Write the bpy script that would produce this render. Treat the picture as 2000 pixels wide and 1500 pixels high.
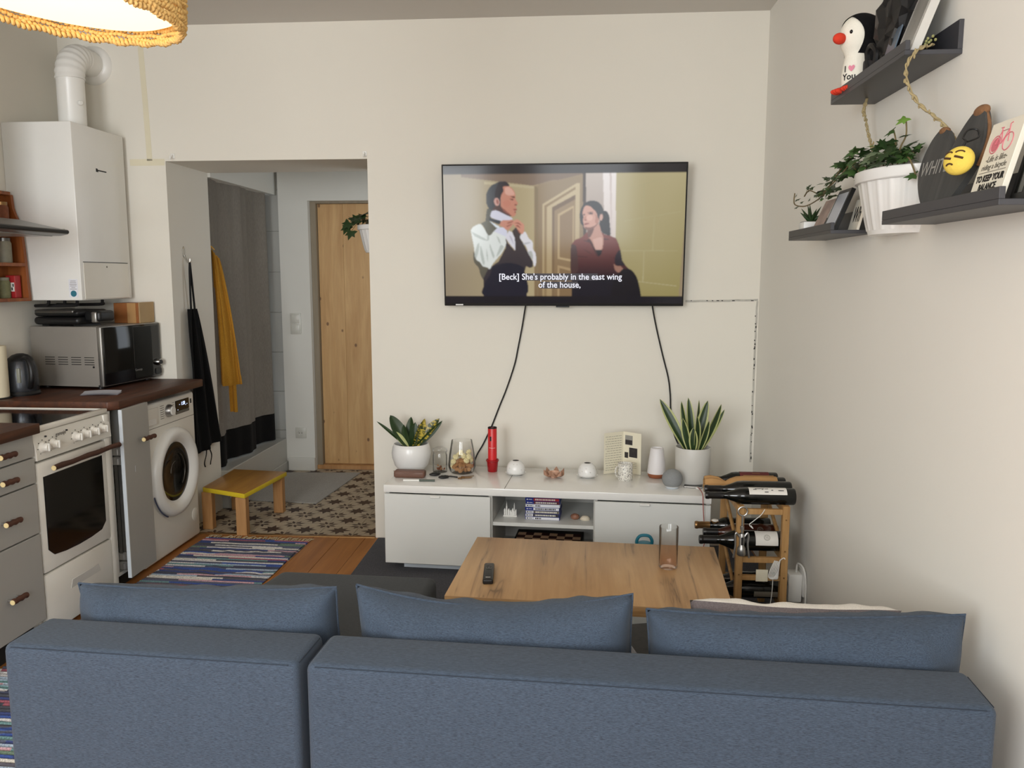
import bpy, bmesh, math, random
import numpy as np
from mathutils import Matrix, Vector, noise

for o in list(bpy.data.objects):
    bpy.data.objects.remove(o)
S = bpy.context.scene
COL = S.collection
PI = math.pi
random.seed(7)

# ------------------------------------------------------------------ camera
F_PX, PITCH, YAW, ROLL = 1602.1, .1293, -.0771, .0006
fw = Vector((math.sin(YAW)*math.cos(PITCH), math.cos(YAW)*math.cos(PITCH), -math.sin(PITCH)))
rt = Vector((math.cos(YAW), -math.sin(YAW), 0))
dn = fw.cross(rt)
rt2 = rt*math.cos(ROLL) + dn*math.sin(ROLL)
dn2 = -rt*math.sin(ROLL) + dn*math.cos(ROLL)
cam = bpy.data.cameras.new('camera')
cam.sensor_fit = 'HORIZONTAL'; cam.sensor_width = 36
cam.lens = F_PX/2000*36
cam.clip_start = .05
camo = bpy.data.objects.new('camera', cam)
COL.objects.link(camo)
mw = Matrix((rt2, -dn2, -fw)).transposed().to_4x4()
mw.translation = Vector((0, -4.4186, 1.46))
camo.matrix_world = mw
S.camera = camo

# ------------------------------------------------------------------ world, daylight, exposure
S.view_settings.view_transform = 'Standard'
S.view_settings.look = 'None'
S.view_settings.gamma = 1
S.view_settings.use_curve_mapping = False
S.view_settings.exposure = 0.0
W = bpy.data.worlds.new('sky'); S.world = W; W.use_nodes = True
W.node_tree.nodes['Background'].inputs[0].default_value = (.75, .85, 1, 1)
W.node_tree.nodes['Background'].inputs[1].default_value = .9

def area(name, loc, rot, sx, sy, power, col):
    l = bpy.data.lights.new(name, 'AREA'); l.shape = 'RECTANGLE'
    l.size, l.size_y, l.energy, l.color = sx, sy, power, col
    o = bpy.data.objects.new(name, l); COL.objects.link(o)
    o.location = loc; o.rotation_euler = rot
    return o
DAY = (.945, .98, 1)
area('window_daylight', (-1.75, -5.88, 1.7), (PI/2, 0, 0), 1.25, 1.6, 104, DAY)
area('window_daylight', (.1, -5.88, 1.7), (PI/2, 0, 0), 1.1, 1.6, 52, DAY)
area('hall_fill_light', (-.66, 1.05, 1.6), (PI/2, 0, PI/2), .7, 1.1, 3.2, (.93, .98, 1))  # added fill lamp that brightens the hall, its window is assumed

# ------------------------------------------------------------------ material helpers
def lin(c):
    return tuple(((v/255)/12.92 if v/255 <= .04045 else ((v/255+.055)/1.055)**2.4) for v in c) + (1,)

class NT:
    def __init__(s, name):
        m = bpy.data.materials.new(name); m.use_nodes = True
        s.m = m; s.t = m.node_tree; s.b = s.t.nodes['Principled BSDF']
    def n(s, typ, **kw):
        nd = s.t.nodes.new(typ)
        for k, v in kw.items():
            if k.startswith('i_'):
                nd.inputs[k[2:].replace('_', ' ')].default_value = v
            else:
                setattr(nd, k, v)
        return nd
    def l(s, a, b): s.t.links.new(a, b)
    def math(s, op, a, b=None, c=None):
        nd = s.n('ShaderNodeMath', operation=op)
        for i, v in enumerate((a, b, c)):
            if v is None: continue
            if isinstance(v, (int, float)): nd.inputs[i].default_value = v
            else: s.l(v, nd.inputs[i])
        return nd.outputs[0]
    def mix(s, f, a, b, mode='MIX'):
        nd = s.n('ShaderNodeMix', data_type='RGBA', blend_type=mode)
        for idx, v in ((0, f), (6, a), (7, b)):
            if isinstance(v, (int, float)): nd.inputs[idx].default_value = v
            elif isinstance(v, tuple): nd.inputs[idx].default_value = v
            else: s.l(v, nd.inputs[idx])
        return nd.outputs[2]
    def coords(s, scale=(1, 1, 1), rnd=True):
        tc = s.n('ShaderNodeTexCoord'); mp = s.n('ShaderNodeMapping'); mp.inputs['Scale'].default_value = scale
        src = tc.outputs['Object']
        if rnd:
            oi = s.n('ShaderNodeObjectInfo')
            va = s.n('ShaderNodeVectorMath', operation='MULTIPLY_ADD')
            cx = s.n('ShaderNodeCombineXYZ')
            for i in range(3): s.l(oi.outputs['Random'], cx.inputs[i])
            s.l(cx.outputs[0], va.inputs[0]); va.inputs[1].default_value = (17, 13, 11); s.l(src, va.inputs[2])
            src = va.outputs[0]
        s.l(src, mp.inputs['Vector'])
        return mp.outputs[0]
    def noise(s, vec, scale, detail=3, rough=.5, dist=0):
        nd = s.n('ShaderNodeTexNoise'); nd.inputs['Scale'].default_value = scale
        nd.inputs['Detail'].default_value = detail; nd.inputs['Roughness'].default_value = rough
        nd.inputs['Distortion'].default_value = dist
        s.l(vec, nd.inputs['Vector']); return nd.outputs['Fac']
    def ramp(s, fac, stops, interp='LINEAR'):
        nd = s.n('ShaderNodeValToRGB'); nd.color_ramp.interpolation = interp
        e = nd.color_ramp.elements
        while len(e) < len(stops): e.new(.5)
        for k, (p, c) in enumerate(stops): e[k].position = p; e[k].color = c
        s.l(fac, nd.inputs[0]); return nd.outputs[0]
    def bump(s, h, strength, dist=.01):
        nd = s.n('ShaderNodeBump'); nd.inputs['Strength'].default_value = strength
        nd.inputs['Distance'].default_value = dist
        s.l(h, nd.inputs['Height']); s.l(nd.outputs[0], s.b.inputs['Normal'])
    def base(s, c):
        if isinstance(c, tuple): s.b.inputs['Base Color'].default_value = c
        else: s.l(c, s.b.inputs['Base Color'])
    def set(s, **kw):
        for k, v in kw.items(): s.b.inputs[k.replace('_', ' ')].default_value = v
        return s

def plain(name, c, rough=.5, metal=0, var=.06, sc=12, bump=0, bsc=120, **kw):
    k = NT(name); c = lin(c)
    v = k.coords((1, 1, 1))
    f = k.noise(v, sc, 3)
    d = tuple(x*(1-var) for x in c[:3])+(1,); u = tuple(min(1, x*(1+var)) for x in c[:3])+(1,)
    k.base(k.mix(f, d, u))
    k.set(Roughness=rough, Metallic=metal)
    if bump: k.bump(k.noise(v, bsc, 3), bump, .004)
    k.set(**kw)
    return k.m

def wood(name, dark, light, axis=1, rough=.45, sc=1.0, streak=14, bump=.1, knots=None, crack=None):
    k = NT(name)
    s = [streak]*3; s[axis] = 1.1
    v = k.coords(tuple(x*sc for x in s))
    f = k.noise(v, 1.6, 6, .6, .6)
    col = k.ramp(f, [(.28, lin(dark)), (.5, lin(tuple((a+b)/2 for a, b in zip(dark, light)))), (.72, lin(light))])
    s2 = [90]*3; s2[axis] = 3
    f2 = k.noise(k.coords(tuple(x*sc for x in s2)), 1.5, 2)
    col = k.mix(k.math('MULTIPLY', f2, .3), col, lin(tuple(x*.72 for x in dark)))
    if crack:
        s3 = [7.0]*3; s3[axis] = .42
        r = k.noise(k.coords(tuple(s3)), 1.1, 4, .55, .45)
        rr = k.math('ABSOLUTE', k.math('SUBTRACT', r, .5))
        m = k.ramp(rr, [(0, (1, 1, 1, 1)), (.006, (.4, .4, .4, 1)), (.045, (0, 0, 0, 1))])
        gate = k.ramp(k.noise(k.coords((3, 3, 3)), 1.1, 2), [(.42, (0, 0, 0, 1)), (.6, (1, 1, 1, 1))])
        mm = k.n('ShaderNodeMix', data_type='RGBA', blend_type='MULTIPLY'); mm.inputs[0].default_value = 1
        k.l(m, mm.inputs[6]); k.l(gate, mm.inputs[7])
        col = k.mix(k.math('MULTIPLY', mm.outputs[2], .75), col, lin(crack))
    if knots:
        s4 = [11.0]*3; s4[axis] = 7.5
        vo = k.n('ShaderNodeTexVoronoi'); vo.inputs['Scale'].default_value = 1.0
        k.l(k.coords(tuple(s4)), vo.inputs['Vector'])
        kn = k.ramp(vo.outputs['Distance'], [(.075, (1, 1, 1, 1)), (.13, (0, 0, 0, 1))])
        col = k.mix(k.math('MULTIPLY', kn, .8), col, lin(knots))
    k.base(col); k.set(Roughness=rough)
    if bump: k.bump(f2, bump, .002)
    return k.m

def fabric(name, a, b, sc=(55, 800, 800), bump=.25, rough=.95):
    k = NT(name)
    f = k.noise(k.coords(sc), 1.5, 3, .7)
    g = k.noise(k.coords((4, 4, 4)), 1.5, 3)
    col = k.ramp(f, [(.36, lin(a)), (.66, lin(b))])
    col = k.mix(k.math('MULTIPLY', g, .22), col, lin(tuple(x*.8 for x in a)))
    k.base(col); k.set(Roughness=rough)
    k.b.inputs['Sheen Weight'].default_value = .06
    k.bump(f, bump, .002)
    return k.m

def glass(name, c=(1, 1, 1, 1), fade=None):
    """thin clear glass wall: see-through with a fresnel reflection"""
    k = NT(name); k.t.nodes.remove(k.b)
    tr = k.n('ShaderNodeBsdfTransparent'); gl = k.n('ShaderNodeBsdfGlossy'); mx = k.n('ShaderNodeMixShader')
    gl.inputs['Roughness'].default_value = .02
    lw = k.n('ShaderNodeLayerWeight'); lw.inputs['Blend'].default_value = .12
    k.l(k.math('ADD', k.math('MULTIPLY', lw.outputs['Fresnel'], .8), .025), mx.inputs[0])
    edge = k.mix(k.math('POWER', lw.outputs['Facing'], 3), (.97, .97, .965, 1), (.62, .63, .62, 1))
    if fade:
        tc = k.n('ShaderNodeTexCoord'); sp = k.n('ShaderNodeSeparateXYZ'); k.l(tc.outputs['Object'], sp.inputs[0])
        edge = k.mix(1.0, edge, k.ramp(k.math('DIVIDE', sp.outputs[2], fade), [(0, c), (1, (1, 1, 1, 1))]), 'MULTIPLY')
    elif c != (1, 1, 1, 1): edge = k.mix(1.0, edge, c, 'MULTIPLY')
    k.l(edge, tr.inputs[0])
    k.l(tr.outputs[0], mx.inputs[1]); k.l(gl.outputs[0], mx.inputs[2]); k.l(mx.outputs[0], k.t.nodes['Material Output'].inputs[0])
    return k.m

def emit(name, c, strength):
    k = NT(name); k.base((.02, .02, .02, 1)); k.set(Roughness=.5)
    k.b.inputs['Emission Color'].default_value = lin(c); k.b.inputs['Emission Strength'].default_value = strength
    return k.m

# ------------------------------------------------------------------ mesh helpers
def T(x, y, z): return Matrix.Translation((x, y, z))
def RX(a): return Matrix.Rotation(a, 4, 'X')
def RY(a): return Matrix.Rotation(a, 4, 'Y')
def RZ(a): return Matrix.Rotation(a, 4, 'Z')
I4 = Matrix.Identity(4)
D2R = PI/180

def merge(bm, t, M, mi):
    for f in t.faces: f.material_index = mi
    if M is not None: t.transform(M)
    me = bpy.data.meshes.new('tmp'); t.to_mesh(me); t.free()
    bm.from_mesh(me); bpy.data.meshes.remove(me)
    return bm
def B(): return bmesh.new()
def box(bm, c, s, bev=0, seg=2, M=None, mi=0):
    t = bmesh.new(); bmesh.ops.create_cube(t, size=1)
    for v in t.verts: v.co = Vector((v.co.x*s[0], v.co.y*s[1], v.co.z*s[2]))
    if bev: bmesh.ops.bevel(t, geom=t.edges[:], offset=bev, segments=seg, profile=.5, affect='EDGES', clamp_overlap=True)
    t.transform(T(*c))
    return merge(bm, t, M, mi)
def bx(bm, x0, x1, y0, y1, z0, z1, bev=0, seg=2, M=None, mi=0):
    return box(bm, ((x0+x1)/2, (y0+y1)/2, (z0+z1)/2), (abs(x1-x0), abs(y1-y0), abs(z1-z0)), bev, seg, M, mi)
def prism(bm, poly, z0, z1, bev=0, seg=2, M=None, mi=0):
    t = bmesh.new()
    lo = [t.verts.new((x, y, z0)) for x, y in poly]; hi = [t.verts.new((x, y, z1)) for x, y in poly]
    n = len(poly)
    t.faces.new(lo[::-1]); t.faces.new(hi)
    for i in range(n): t.faces.new((lo[i], lo[(i+1) % n], hi[(i+1) % n], hi[i]))
    bmesh.ops.recalc_face_normals(t, faces=t.faces[:])
    if bev: bmesh.ops.bevel(t, geom=t.edges[:], offset=bev, segments=seg, profile=.5, affect='EDGES', clamp_overlap=True)
    return merge(bm, t, M, mi)
def lathe(bm, prof, seg=32, M=None, mi=0, a0=0, a1=2*PI, fn=None):
    t = bmesh.new(); full = abs(a1-a0-2*PI) < 1e-6; n = seg if full else seg+1
    rings = []
    for r, z in prof:
        if r < 1e-6: rings.append([t.verts.new((0, 0, z))])
        else:
            row = []
            for i in range(n):
                a = a0+(a1-a0)*i/seg; rr = fn(r, z, a) if fn else r
                row.append(t.verts.new((rr*math.cos(a), rr*math.sin(a), z)))
            rings.append(row)
    for A, C in zip(rings, rings[1:]):
        for i in range(seg):
            j = (i+1) % n
            if len(A) == 1 and len(C) == 1: continue
            if len(A) == 1: t.faces.new((A[0], C[i], C[j]))
            elif len(C) == 1: t.faces.new((A[i], A[j], C[0]))
            else: t.faces.new((A[i], A[j], C[j], C[i]))
    bmesh.ops.recalc_face_normals(t, faces=t.faces[:])
    return merge(bm, t, M, mi)
def tube(bm, pts, r, seg=8, M=None, mi=0):
    t = bmesh.new(); pts = [Vector(p) for p in pts]; n = len(pts)
    rs = r if isinstance(r, (list, tuple)) else [r]*n
    up = None; rings = []
    for i, p in enumerate(pts):
        d = (pts[min(i+1, n-1)]-pts[max(i-1, 0)]).normalized()
        if up is None:
            up = Vector((0, 0, 1)) if abs(d.z) < .9 else Vector((1, 0, 0))
        a = (up - d*up.dot(d)).normalized(); b = d.cross(a); up = a
        rings.append([t.verts.new(p+(a*math.cos(2*PI*k/seg)+b*math.sin(2*PI*k/seg))*rs[i]) for k in range(seg)])
    for A, C in zip(rings, rings[1:]):
        for k in range(seg): t.faces.new((A[k], A[(k+1) % seg], C[(k+1) % seg], C[k]))
    t.faces.new(rings[0][::-1]); t.faces.new(rings[-1])
    bmesh.ops.recalc_face_normals(t, faces=t.faces[:])
    return merge(bm, t, M, mi)
def curve(pts, n=24):
    """Catmull-Rom through the points"""
    P = [Vector(p) for p in pts]; out = []
    for i in range(len(P)-1):
        a = P[max(i-1, 0)]; b = P[i]; c = P[i+1]; d = P[min(i+2, len(P)-1)]
        m = max(2, n//(len(P)-1))
        for k in range(m):
            u = k/m
            out.append(.5*((2*b)+(c-a)*u+(2*a-5*b+4*c-d)*u*u+(3*b-a-3*c+d)*u**3))
    out.append(P[-1]); return out
def sheet(bm, fn, nu, nv, M=None, mi=0, thick=0):
    t = bmesh.new()
    g = [[t.verts.new(fn(i/nu, j/nv)) for j in range(nv+1)] for i in range(nu+1)]
    for i in range(nu):
        for j in range(nv): t.faces.new((g[i][j], g[i+1][j], g[i+1][j+1], g[i][j+1]))
    if thick:
        bmesh.ops.solidify(t, geom=t.faces[:], thickness=thick)
    return merge(bm, t, M, mi)
def ell(bm, c, r, seg=20, ring=12, M=None, mi=0):
    t = bmesh.new(); bmesh.ops.create_uvsphere(t, u_segments=seg, v_segments=ring, radius=1)
    for v in t.verts: v.co = Vector((v.co.x*r[0]+c[0], v.co.y*r[1]+c[1], v.co.z*r[2]+c[2]))
    return merge(bm, t, M, mi)
def cyl(bm, p0, p1, r, seg=20, M=None, mi=0): return tube(bm, [p0, p1], r, seg, M, mi)

def mesh_obj(name, me, parent=None, loc=None):
    o = bpy.data.objects.new(name, me); COL.objects.link(o)
    if parent: o.parent = parent
    if loc: o.location = loc
    return o
def obj(name, bm, mats, parent=None, smooth=35, loc=None):
    me = bpy.data.meshes.new(name); bm.to_mesh(me); bm.free()
    for m in (mats if isinstance(mats, (list, tuple)) else [mats]): me.materials.append(m)
    if smooth:
        me.polygons.foreach_set('use_smooth', [True]*len(me.polygons))
        me.set_sharp_from_angle(angle=smooth*D2R)
    return mesh_obj(name, me, parent, loc)
def tag(o, label, cat, group=None):
    o['label'] = label; o['category'] = cat
    if group: o['group'] = group
    return o
def thing(name, label, cat, loc=(0, 0, 0), rz=0, group=None, rot=None):
    o = bpy.data.objects.new(name, None); COL.objects.link(o); o.empty_display_size = .05
    o.location = loc; o.rotation_euler = rot if rot else (0, 0, rz)
    return tag(o, label, cat, group)
def struct(name, bm, m, parent=None, smooth=0):
    o = obj(name, bm, m, parent, smooth)
    if not parent: o['kind'] = 'structure'
    return o
def text(name, body, size, mat, parent, M, align='CENTER', bold=0, ext=.0003, shear=0, sx=1):
    cu = bpy.data.curves.new('t', 'FONT'); cu.body = body; cu.size = size; cu.align_x = align; cu.align_y = 'CENTER'
    cu.extrude = ext; cu.offset = bold; cu.shear = shear; cu.resolution_u = 3; cu.space_line = .8
    o = bpy.data.objects.new('t', cu); COL.objects.link(o)
    dg = bpy.context.evaluated_depsgraph_get()
    me = bpy.data.meshes.new_from_object(o.evaluated_get(dg))
    bpy.data.objects.remove(o); bpy.data.curves.remove(cu)
    me.transform(M @ Matrix.Diagonal((sx, 1, 1, 1)))
    me.materials.clear(); me.materials.append(mat)
    me.name = name
    return mesh_obj(name, me, parent)
FACE_FRONT = RX(PI/2)                    # text read from -Y
FACE_RIGHT = RZ(PI/2) @ RX(PI/2)         # text read from +X
FACE_LEFT = RZ(-PI/2) @ RX(PI/2)         # text read from -X

# ------------------------------------------------------------------ materials
def plaster(name, c, bump=.06):
    k = NT(name); v = k.coords((1, 1, 1), rnd=False)
    f = k.noise(v, 2.2, 4); g = k.noise(v, 60, 3)
    cl = lin(c)
    k.base(k.mix(f, tuple(x*.965 for x in cl[:3])+(1,), cl)); k.set(Roughness=.92)
    k.bump(g, bump, .004); return k.m
M_WALL = plaster('wall_paint', (231, 226, 214))
M_WALLR = plaster('wall_paint_side', (234, 231, 223))
M_CEIL = plaster('ceiling_paint', (214, 209, 202))
M_HALL = plaster('hall_paint', (218, 216, 208))
M_TAPE = plain('yellowed_tape', (224, 216, 190), .8, var=.05)
M_CRACK = plain('plaster_crack', (186, 182, 172), .95, var=.2, sc=60)
M_WHITE = plain('white_lacquer', (236, 234, 228), .3, var=.015)
M_GLOSS = plain('white_gloss_board', (236, 234, 229), .12, var=.01)
M_STANDF = plain('white_board_front', (222, 222, 217), .38, var=.01)
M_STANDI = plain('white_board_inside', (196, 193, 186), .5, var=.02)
M_ENAM = plain('white_enamel', (233, 229, 219), .3, var=.02)
M_GREYF = plain('grey_laminate', (168, 166, 160), .5, var=.02)
M_GREYE = plain('pale_edge_band', (205, 212, 218), .5, var=.02)
M_BLACK = plain('black_plastic', (18, 18, 19), .42, var=.05)
M_BLACKG = plain('black_glass', (8, 8, 9), .08, var=.02)
M_DARK = plain('dark_void', (30, 27, 25), .8)
M_STEEL = plain('brushed_steel', (170, 168, 164), .35, .9, var=.04)
M_CHROME = plain('chrome', (215, 215, 212), .12, 1, var=.01)
M_DSTEEL = plain('dark_steel', (104, 102, 98), .32, .85, var=.05)
M_MICRO = plain('silver_paint', (138, 132, 124), .5, .15, var=.03)
M_ANTH = plain('anthracite_board', (62, 62, 66), .45, var=.04)
M_CERAM = plain('white_ceramic', (232, 231, 228), .25, var=.02)
M_POTG = plain('pale_grey_ceramic', (206, 203, 196), .4, var=.03)
M_SOIL = plain('potting_soil', (40, 30, 24), 1, var=.4, sc=80, bump=.8)
M_WTOP = wood('dark_worktop', (52, 26, 12), (104, 56, 28), 1, .5)
M_BRANCH = wood('bark_handle', (62, 34, 22), (104, 62, 42), 1, .7, bump=.5)
M_CUT = plain('cut_wood_end', (226, 204, 150), .7)
M_OAK = wood('oak_table', (172, 132, 88), (206, 168, 122), 1, .42, sc=.55, streak=12, crack=(72, 52, 38))
M_OAKE = wood('oak_edge', (140, 102, 62), (196, 158, 108), 0, .5, sc=.8, streak=40)
M_PINE = wood('pine_board', (188, 144, 90), (216, 176, 120), 2, .5, streak=9, knots=(92, 54, 28))
M_SHADEF = wood('shaded_frame', (132, 120, 100), (150, 136, 114), 2, .6)  # door frame in greyish taupe, shadow of the wall reveal put into its colour
M_FLOOR = wood('floor_plank', (150, 92, 42), (188, 126, 66), 1, .4, streak=11)
M_RACK = wood('rack_wood', (150, 108, 58), (200, 158, 102), 2, .6)
M_SPICE = wood('stained_pine', (122, 62, 22), (172, 98, 42), 2, .45, knots=(52, 24, 10))
M_STOOL = wood('stool_leg_wood', (166, 116, 66), (206, 158, 104), 2, .5)
M_STOOLT = wood('stool_top_wood', (158, 108, 44), (194, 142, 62), 1, .35)
M_YEL = plain('yellow_paint', (222, 194, 42), .4)
M_SOFA = fabric('blue_grey_weave', (42, 52, 65), (74, 88, 106))
M_SOFAD = fabric('grey_weave', (50, 54, 58), (70, 75, 80))
M_SEAM = plain('seam_thread', (40, 49, 61), .95)
M_PILG = fabric('grey_pillow_cloth', (104, 96, 98), (128, 120, 122), sc=(200, 200, 200))
M_PILW = fabric('white_pillow_cloth', (222, 216, 206), (240, 236, 228), sc=(200, 200, 200))
M_CARPET = fabric('dark_grey_pile', (44, 44, 50), (82, 82, 90), sc=(160, 160, 160), bump=.9)
M_MAT = fabric('pale_grey_mat', (150, 147, 140), (178, 175, 168), sc=(150, 150, 150))
M_CURT = fabric('taupe_cloth', (164, 156, 145), (184, 176, 164), sc=(160, 160, 30), bump=.15)
M_CURTB = fabric('black_cloth', (16, 15, 16), (26, 25, 26), sc=(160, 160, 60), bump=.15)
M_APRON = fabric('apron_cloth', (10, 10, 11), (20, 20, 21), sc=(200, 200, 200), bump=.15)
M_YCLOTH = fabric('yellow_cloth', (206, 150, 44), (226, 174, 66), sc=(160, 160, 160), bump=.15)
M_GLASS = glass('clear_glass')
M_GLASSP = glass('peach_glass', (.985, .90, .86, 1), .12)
M_BOTTLE = plain('dark_bottle_glass', (12, 14, 12), .12, var=.02)
M_BOTTLEB = plain('brown_bottle_glass', (58, 26, 16), .14, var=.02)
M_FOIL = plain('black_foil', (20, 18, 18), .35)
M_LABEL = plain('paper_label', (226, 222, 214), .7, var=.03)
M_LABELR = plain('dark_red_label', (92, 30, 30), .6)
M_INK = plain('black_ink', (24, 22, 24), .7)
M_INKG = plain('grey_ink', (110, 104, 92), .8)
M_KRAFT = plain('kraft_paper', (176, 134, 84), .85, var=.1, bump=.3, bsc=30)
M_RED = plain('red_plastic', (204, 34, 38), .35)
M_DRED = plain('dark_red_plastic', (150, 10, 18), .3)
M_PAPER = plain('cream_paper', (230, 223, 200), .8, var=.02)
M_PAPERW = plain('white_paper', (230, 230, 236), .8, var=.02)
M_LEAF = plain('dark_leaf', (36, 58, 26), .4, var=.3, sc=30)
M_LEAFM = plain('mid_leaf', (62, 92, 44), .45, var=.3, sc=40)
M_LEAFL = plain('young_leaf', (112, 150, 62), .5, var=.2, sc=30)
M_LEAFE = plain('leaf_margin', (178, 182, 120), .5, var=.2)
M_LEAFY = plain('variegated_leaf', (150, 150, 60), .45, var=.4, sc=60)
M_STEM = plain('plant_stem', (112, 98, 66), .7, var=.2)
M_TWINE = plain('dry_vine', (158, 142, 104), .9, var=.25, sc=60)
M_LTHR = plain('brown_leather', (108, 76, 62), .5, var=.1, bump=.2)
M_CORK = plain('cork', (172, 128, 86), .9, var=.2, sc=80)
M_PETAL = plain('cream_petal', (236, 224, 176), .8, var=.1)
M_POTPO = plain('potpourri', (122, 72, 48), .9, var=.4, sc=60)
M_PINK = plain('salmon_stone', (214, 172, 146), .5, var=.1)
M_TERRA = plain('copper_wood_base', (150, 88, 58), .5, var=.1)
M_MIST = plain('frosted_white', (224, 220, 220), .45, var=.01)
M_SPKR = plain('grey_mesh_fabric', (140, 142, 142), .9, var=.1, sc=200, bump=.4, bsc=400)
M_TEAL = plain('teal_plastic', (36, 120, 140), .5, var=.1)
M_CABLE = plain('black_cable', (16, 15, 16), .5)
M_CABR = plain('red_cable', (168, 92, 84), .6)
M_WCAB = plain('white_cable', (226, 224, 218), .5)
M_BEAK = plain('red_felt', (214, 58, 34), .9, bump=.3)
M_PLUSHW = plain('white_plush', (238, 234, 220), .95, var=.04, bump=.3, bsc=200)
M_PLUSHB = plain('black_plush', (24, 23, 26), .95, var=.2, bump=.3, bsc=200)
M_HEARTP = plain('pink_print', (222, 140, 160), .9)
M_BAG = plain('black_nylon', (26, 25, 25), .5, var=.2, bump=.3, bsc=25)
M_SLATE = wood('charcoal_board', (58, 58, 57), (84, 83, 80), 2, .8)
M_BARK = plain('rough_bark', (124, 88, 58), .95, var=.3, sc=60, bump=.8)
M_EMOJI = plain('yellow_plush', (224, 196, 84), .9, var=.05, bump=.3, bsc=200)
M_BROWN = plain('brown_stitch', (74, 46, 20), .9)
M_SIGNW = plain('printed_board', (226, 220, 204), .7, var=.02)
M_PINKP = plain('bicycle_pink', (206, 112, 124), .7)
M_SILV = plain('silver_frame', (206, 204, 198), .4, .2, var=.05)
M_PHOTO = plain('photo_print', (150, 148, 142), .3, var=.4, sc=14)
M_PHOTOD = plain('dark_photo_print', (46, 42, 44), .5, var=.8, sc=60)
M_CLEAR = plain('blue_grey_sleeve', (88, 102, 116), .3, var=.1)
M_WOVEN = plain('woven_raffia', (222, 182, 112), .85, var=.25, sc=60)
M_CARD = plain('cardboard', (176, 148, 108), .85, var=.08)
M_CARDB = plain('brown_tape_box', (150, 92, 46), .5, var=.2, sc=20)
M_TOWEL = plain('towel_paper', (226, 214, 186), .95, var=.03)
M_KETTLE = plain('kettle_steel', (66, 68, 72), .25, .5, var=.05)
M_SHELL = plain('sea_shell', (226, 214, 192), .5, var=.2, sc=60)
M_SHELLB = plain('brown_sea_shell', (142, 98, 76), .5, var=.6, sc=50)
M_BRASS = plain('brass_keys', (146, 112, 72), .35, .8)
M_JARG = plain('grey_jar_contents', (132, 128, 110), .6, var=.3, sc=30)
M_GREENJ = plain('herb_jar_contents', (112, 112, 78), .7, var=.4, sc=60)
M_REDCAN = plain('red_tin', (168, 36, 40), .4, var=.1)
M_STICK = plain('teal_sticker', (40, 112, 132), .5)
M_TILEB = plain('cement_tile', (176, 162, 140), .55, var=.08, sc=20)
M_STAR = plain('tile_print_brown', (66, 50, 44), .55, var=.25, sc=40)
M_GROUT = plain('tile_grout', (120, 112, 100), .9)
M_STILE = plain('shower_tile', (176, 174, 166), .3, var=.03)
M_PLATE = plain('switch_plate', (200, 198, 188), .35, var=.01)
M_CHESSD = plain('chess_dark', (52, 20, 14), .5, var=.2)
M_CHESSL = plain('chess_light', (196, 158, 124), .5, var=.1)
M_BLUEC = plain('case_blue', (34, 48, 130), .35)
M_WHITEC = plain('case_white', (214, 214, 218), .4)
M_CHUNK = plain('speckled_ceramic', (222, 218, 208), .4)
k = NT('terrazzo_mug'); vo = k.n('ShaderNodeTexVoronoi'); vo.inputs['Scale'].default_value = 190
k.l(k.coords((1, 1, 1)), vo.inputs['Vector'])
k.base(k.ramp(vo.outputs['Distance'], [(.3, lin((70, 66, 64))), (.38, lin((228, 224, 214)))])); k.set(Roughness=.4)
M_MUG = k.m
def rag():
    k = NT('rag_weave'); tc = k.n('ShaderNodeTexCoord'); sp = k.n('ShaderNodeSeparateXYZ')
    k.l(tc.outputs['Object'], sp.inputs[0])
    nz = k.noise(tc.outputs['Object'], 9, 2)
    y = k.math('ADD', sp.outputs[1], k.math('MULTIPLY', nz, .022))
    row = k.math('FLOOR', k.math('MULTIPLY', y, 56))
    wn = k.n('ShaderNodeTexWhiteNoise', noise_dimensions='1D'); k.l(row, wn.inputs['W'])
    xs = k.math('FLOOR', k.math('ADD', k.math('MULTIPLY', sp.outputs[0], 2.6), k.math('MULTIPLY', wn.outputs['Value'], 7)))
    w2 = k.n('ShaderNodeTexWhiteNoise', noise_dimensions='2D'); cb = k.n('ShaderNodeCombineXYZ')
    k.l(row, cb.inputs[0]); k.l(xs, cb.inputs[1]); k.l(cb.outputs[0], w2.inputs['Vector'])
    pal = [(62, 74, 128), (216, 212, 210), (70, 74, 94), (206, 164, 170), (112, 150, 150), (74, 76, 84), (226, 220, 208),
           (60, 86, 156), (166, 92, 104), (112, 134, 112), (92, 98, 118), (170, 186, 202), (96, 92, 100)]
    col = k.ramp(w2.outputs['Value'], [(i/len(pal), lin(c)) for i, c in enumerate(pal)], 'CONSTANT')
    wv = k.noise(k.coords((260, 130, 1), False), 1.0, 1)
    m = k.ramp(wv, [(.42, (0, 0, 0, 1)), (.6, (1, 1, 1, 1))])
    col = k.mix(k.math('MULTIPLY', m, .40), col, lin((58, 60, 74)))
    k.base(col); k.set(Roughness=.95); k.bump(wv, .6, .004); return k.m
M_RAG = rag()

# ================================================================== SETTING
XL, XR, ZC = -2.80, .962, 2.79
YR = -6.0
b = B(); bx(b, XL-.1, XR+.1, YR, 0, -.12, -.021); bx(b, XL-.1, XR+.1, -.02, .01, -.1, -.001)
floor = struct('floor', b, M_DARK)
pw = .148; pid = 0
pm_ = {}
x = XL
while x < XR:
    w = min(pw, XR-x); cuts = [YR, -3.9-random.random()*.8, -1.6-random.random()*.9, 0]
    for y0, y1 in zip(cuts, cuts[1:]):
        o = obj('plank', bx(B(), x+.0008, x+w-.0008, y0+.0008, y1-.0008, -.02, 0, .0012, 1), M_FLOOR, floor, 0)
    x += pw
b = B(); bx(b, XL-.1, XR+.1, YR-.1, .01, ZC, ZC+.1); struct('ceiling', b, M_CEIL)
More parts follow.
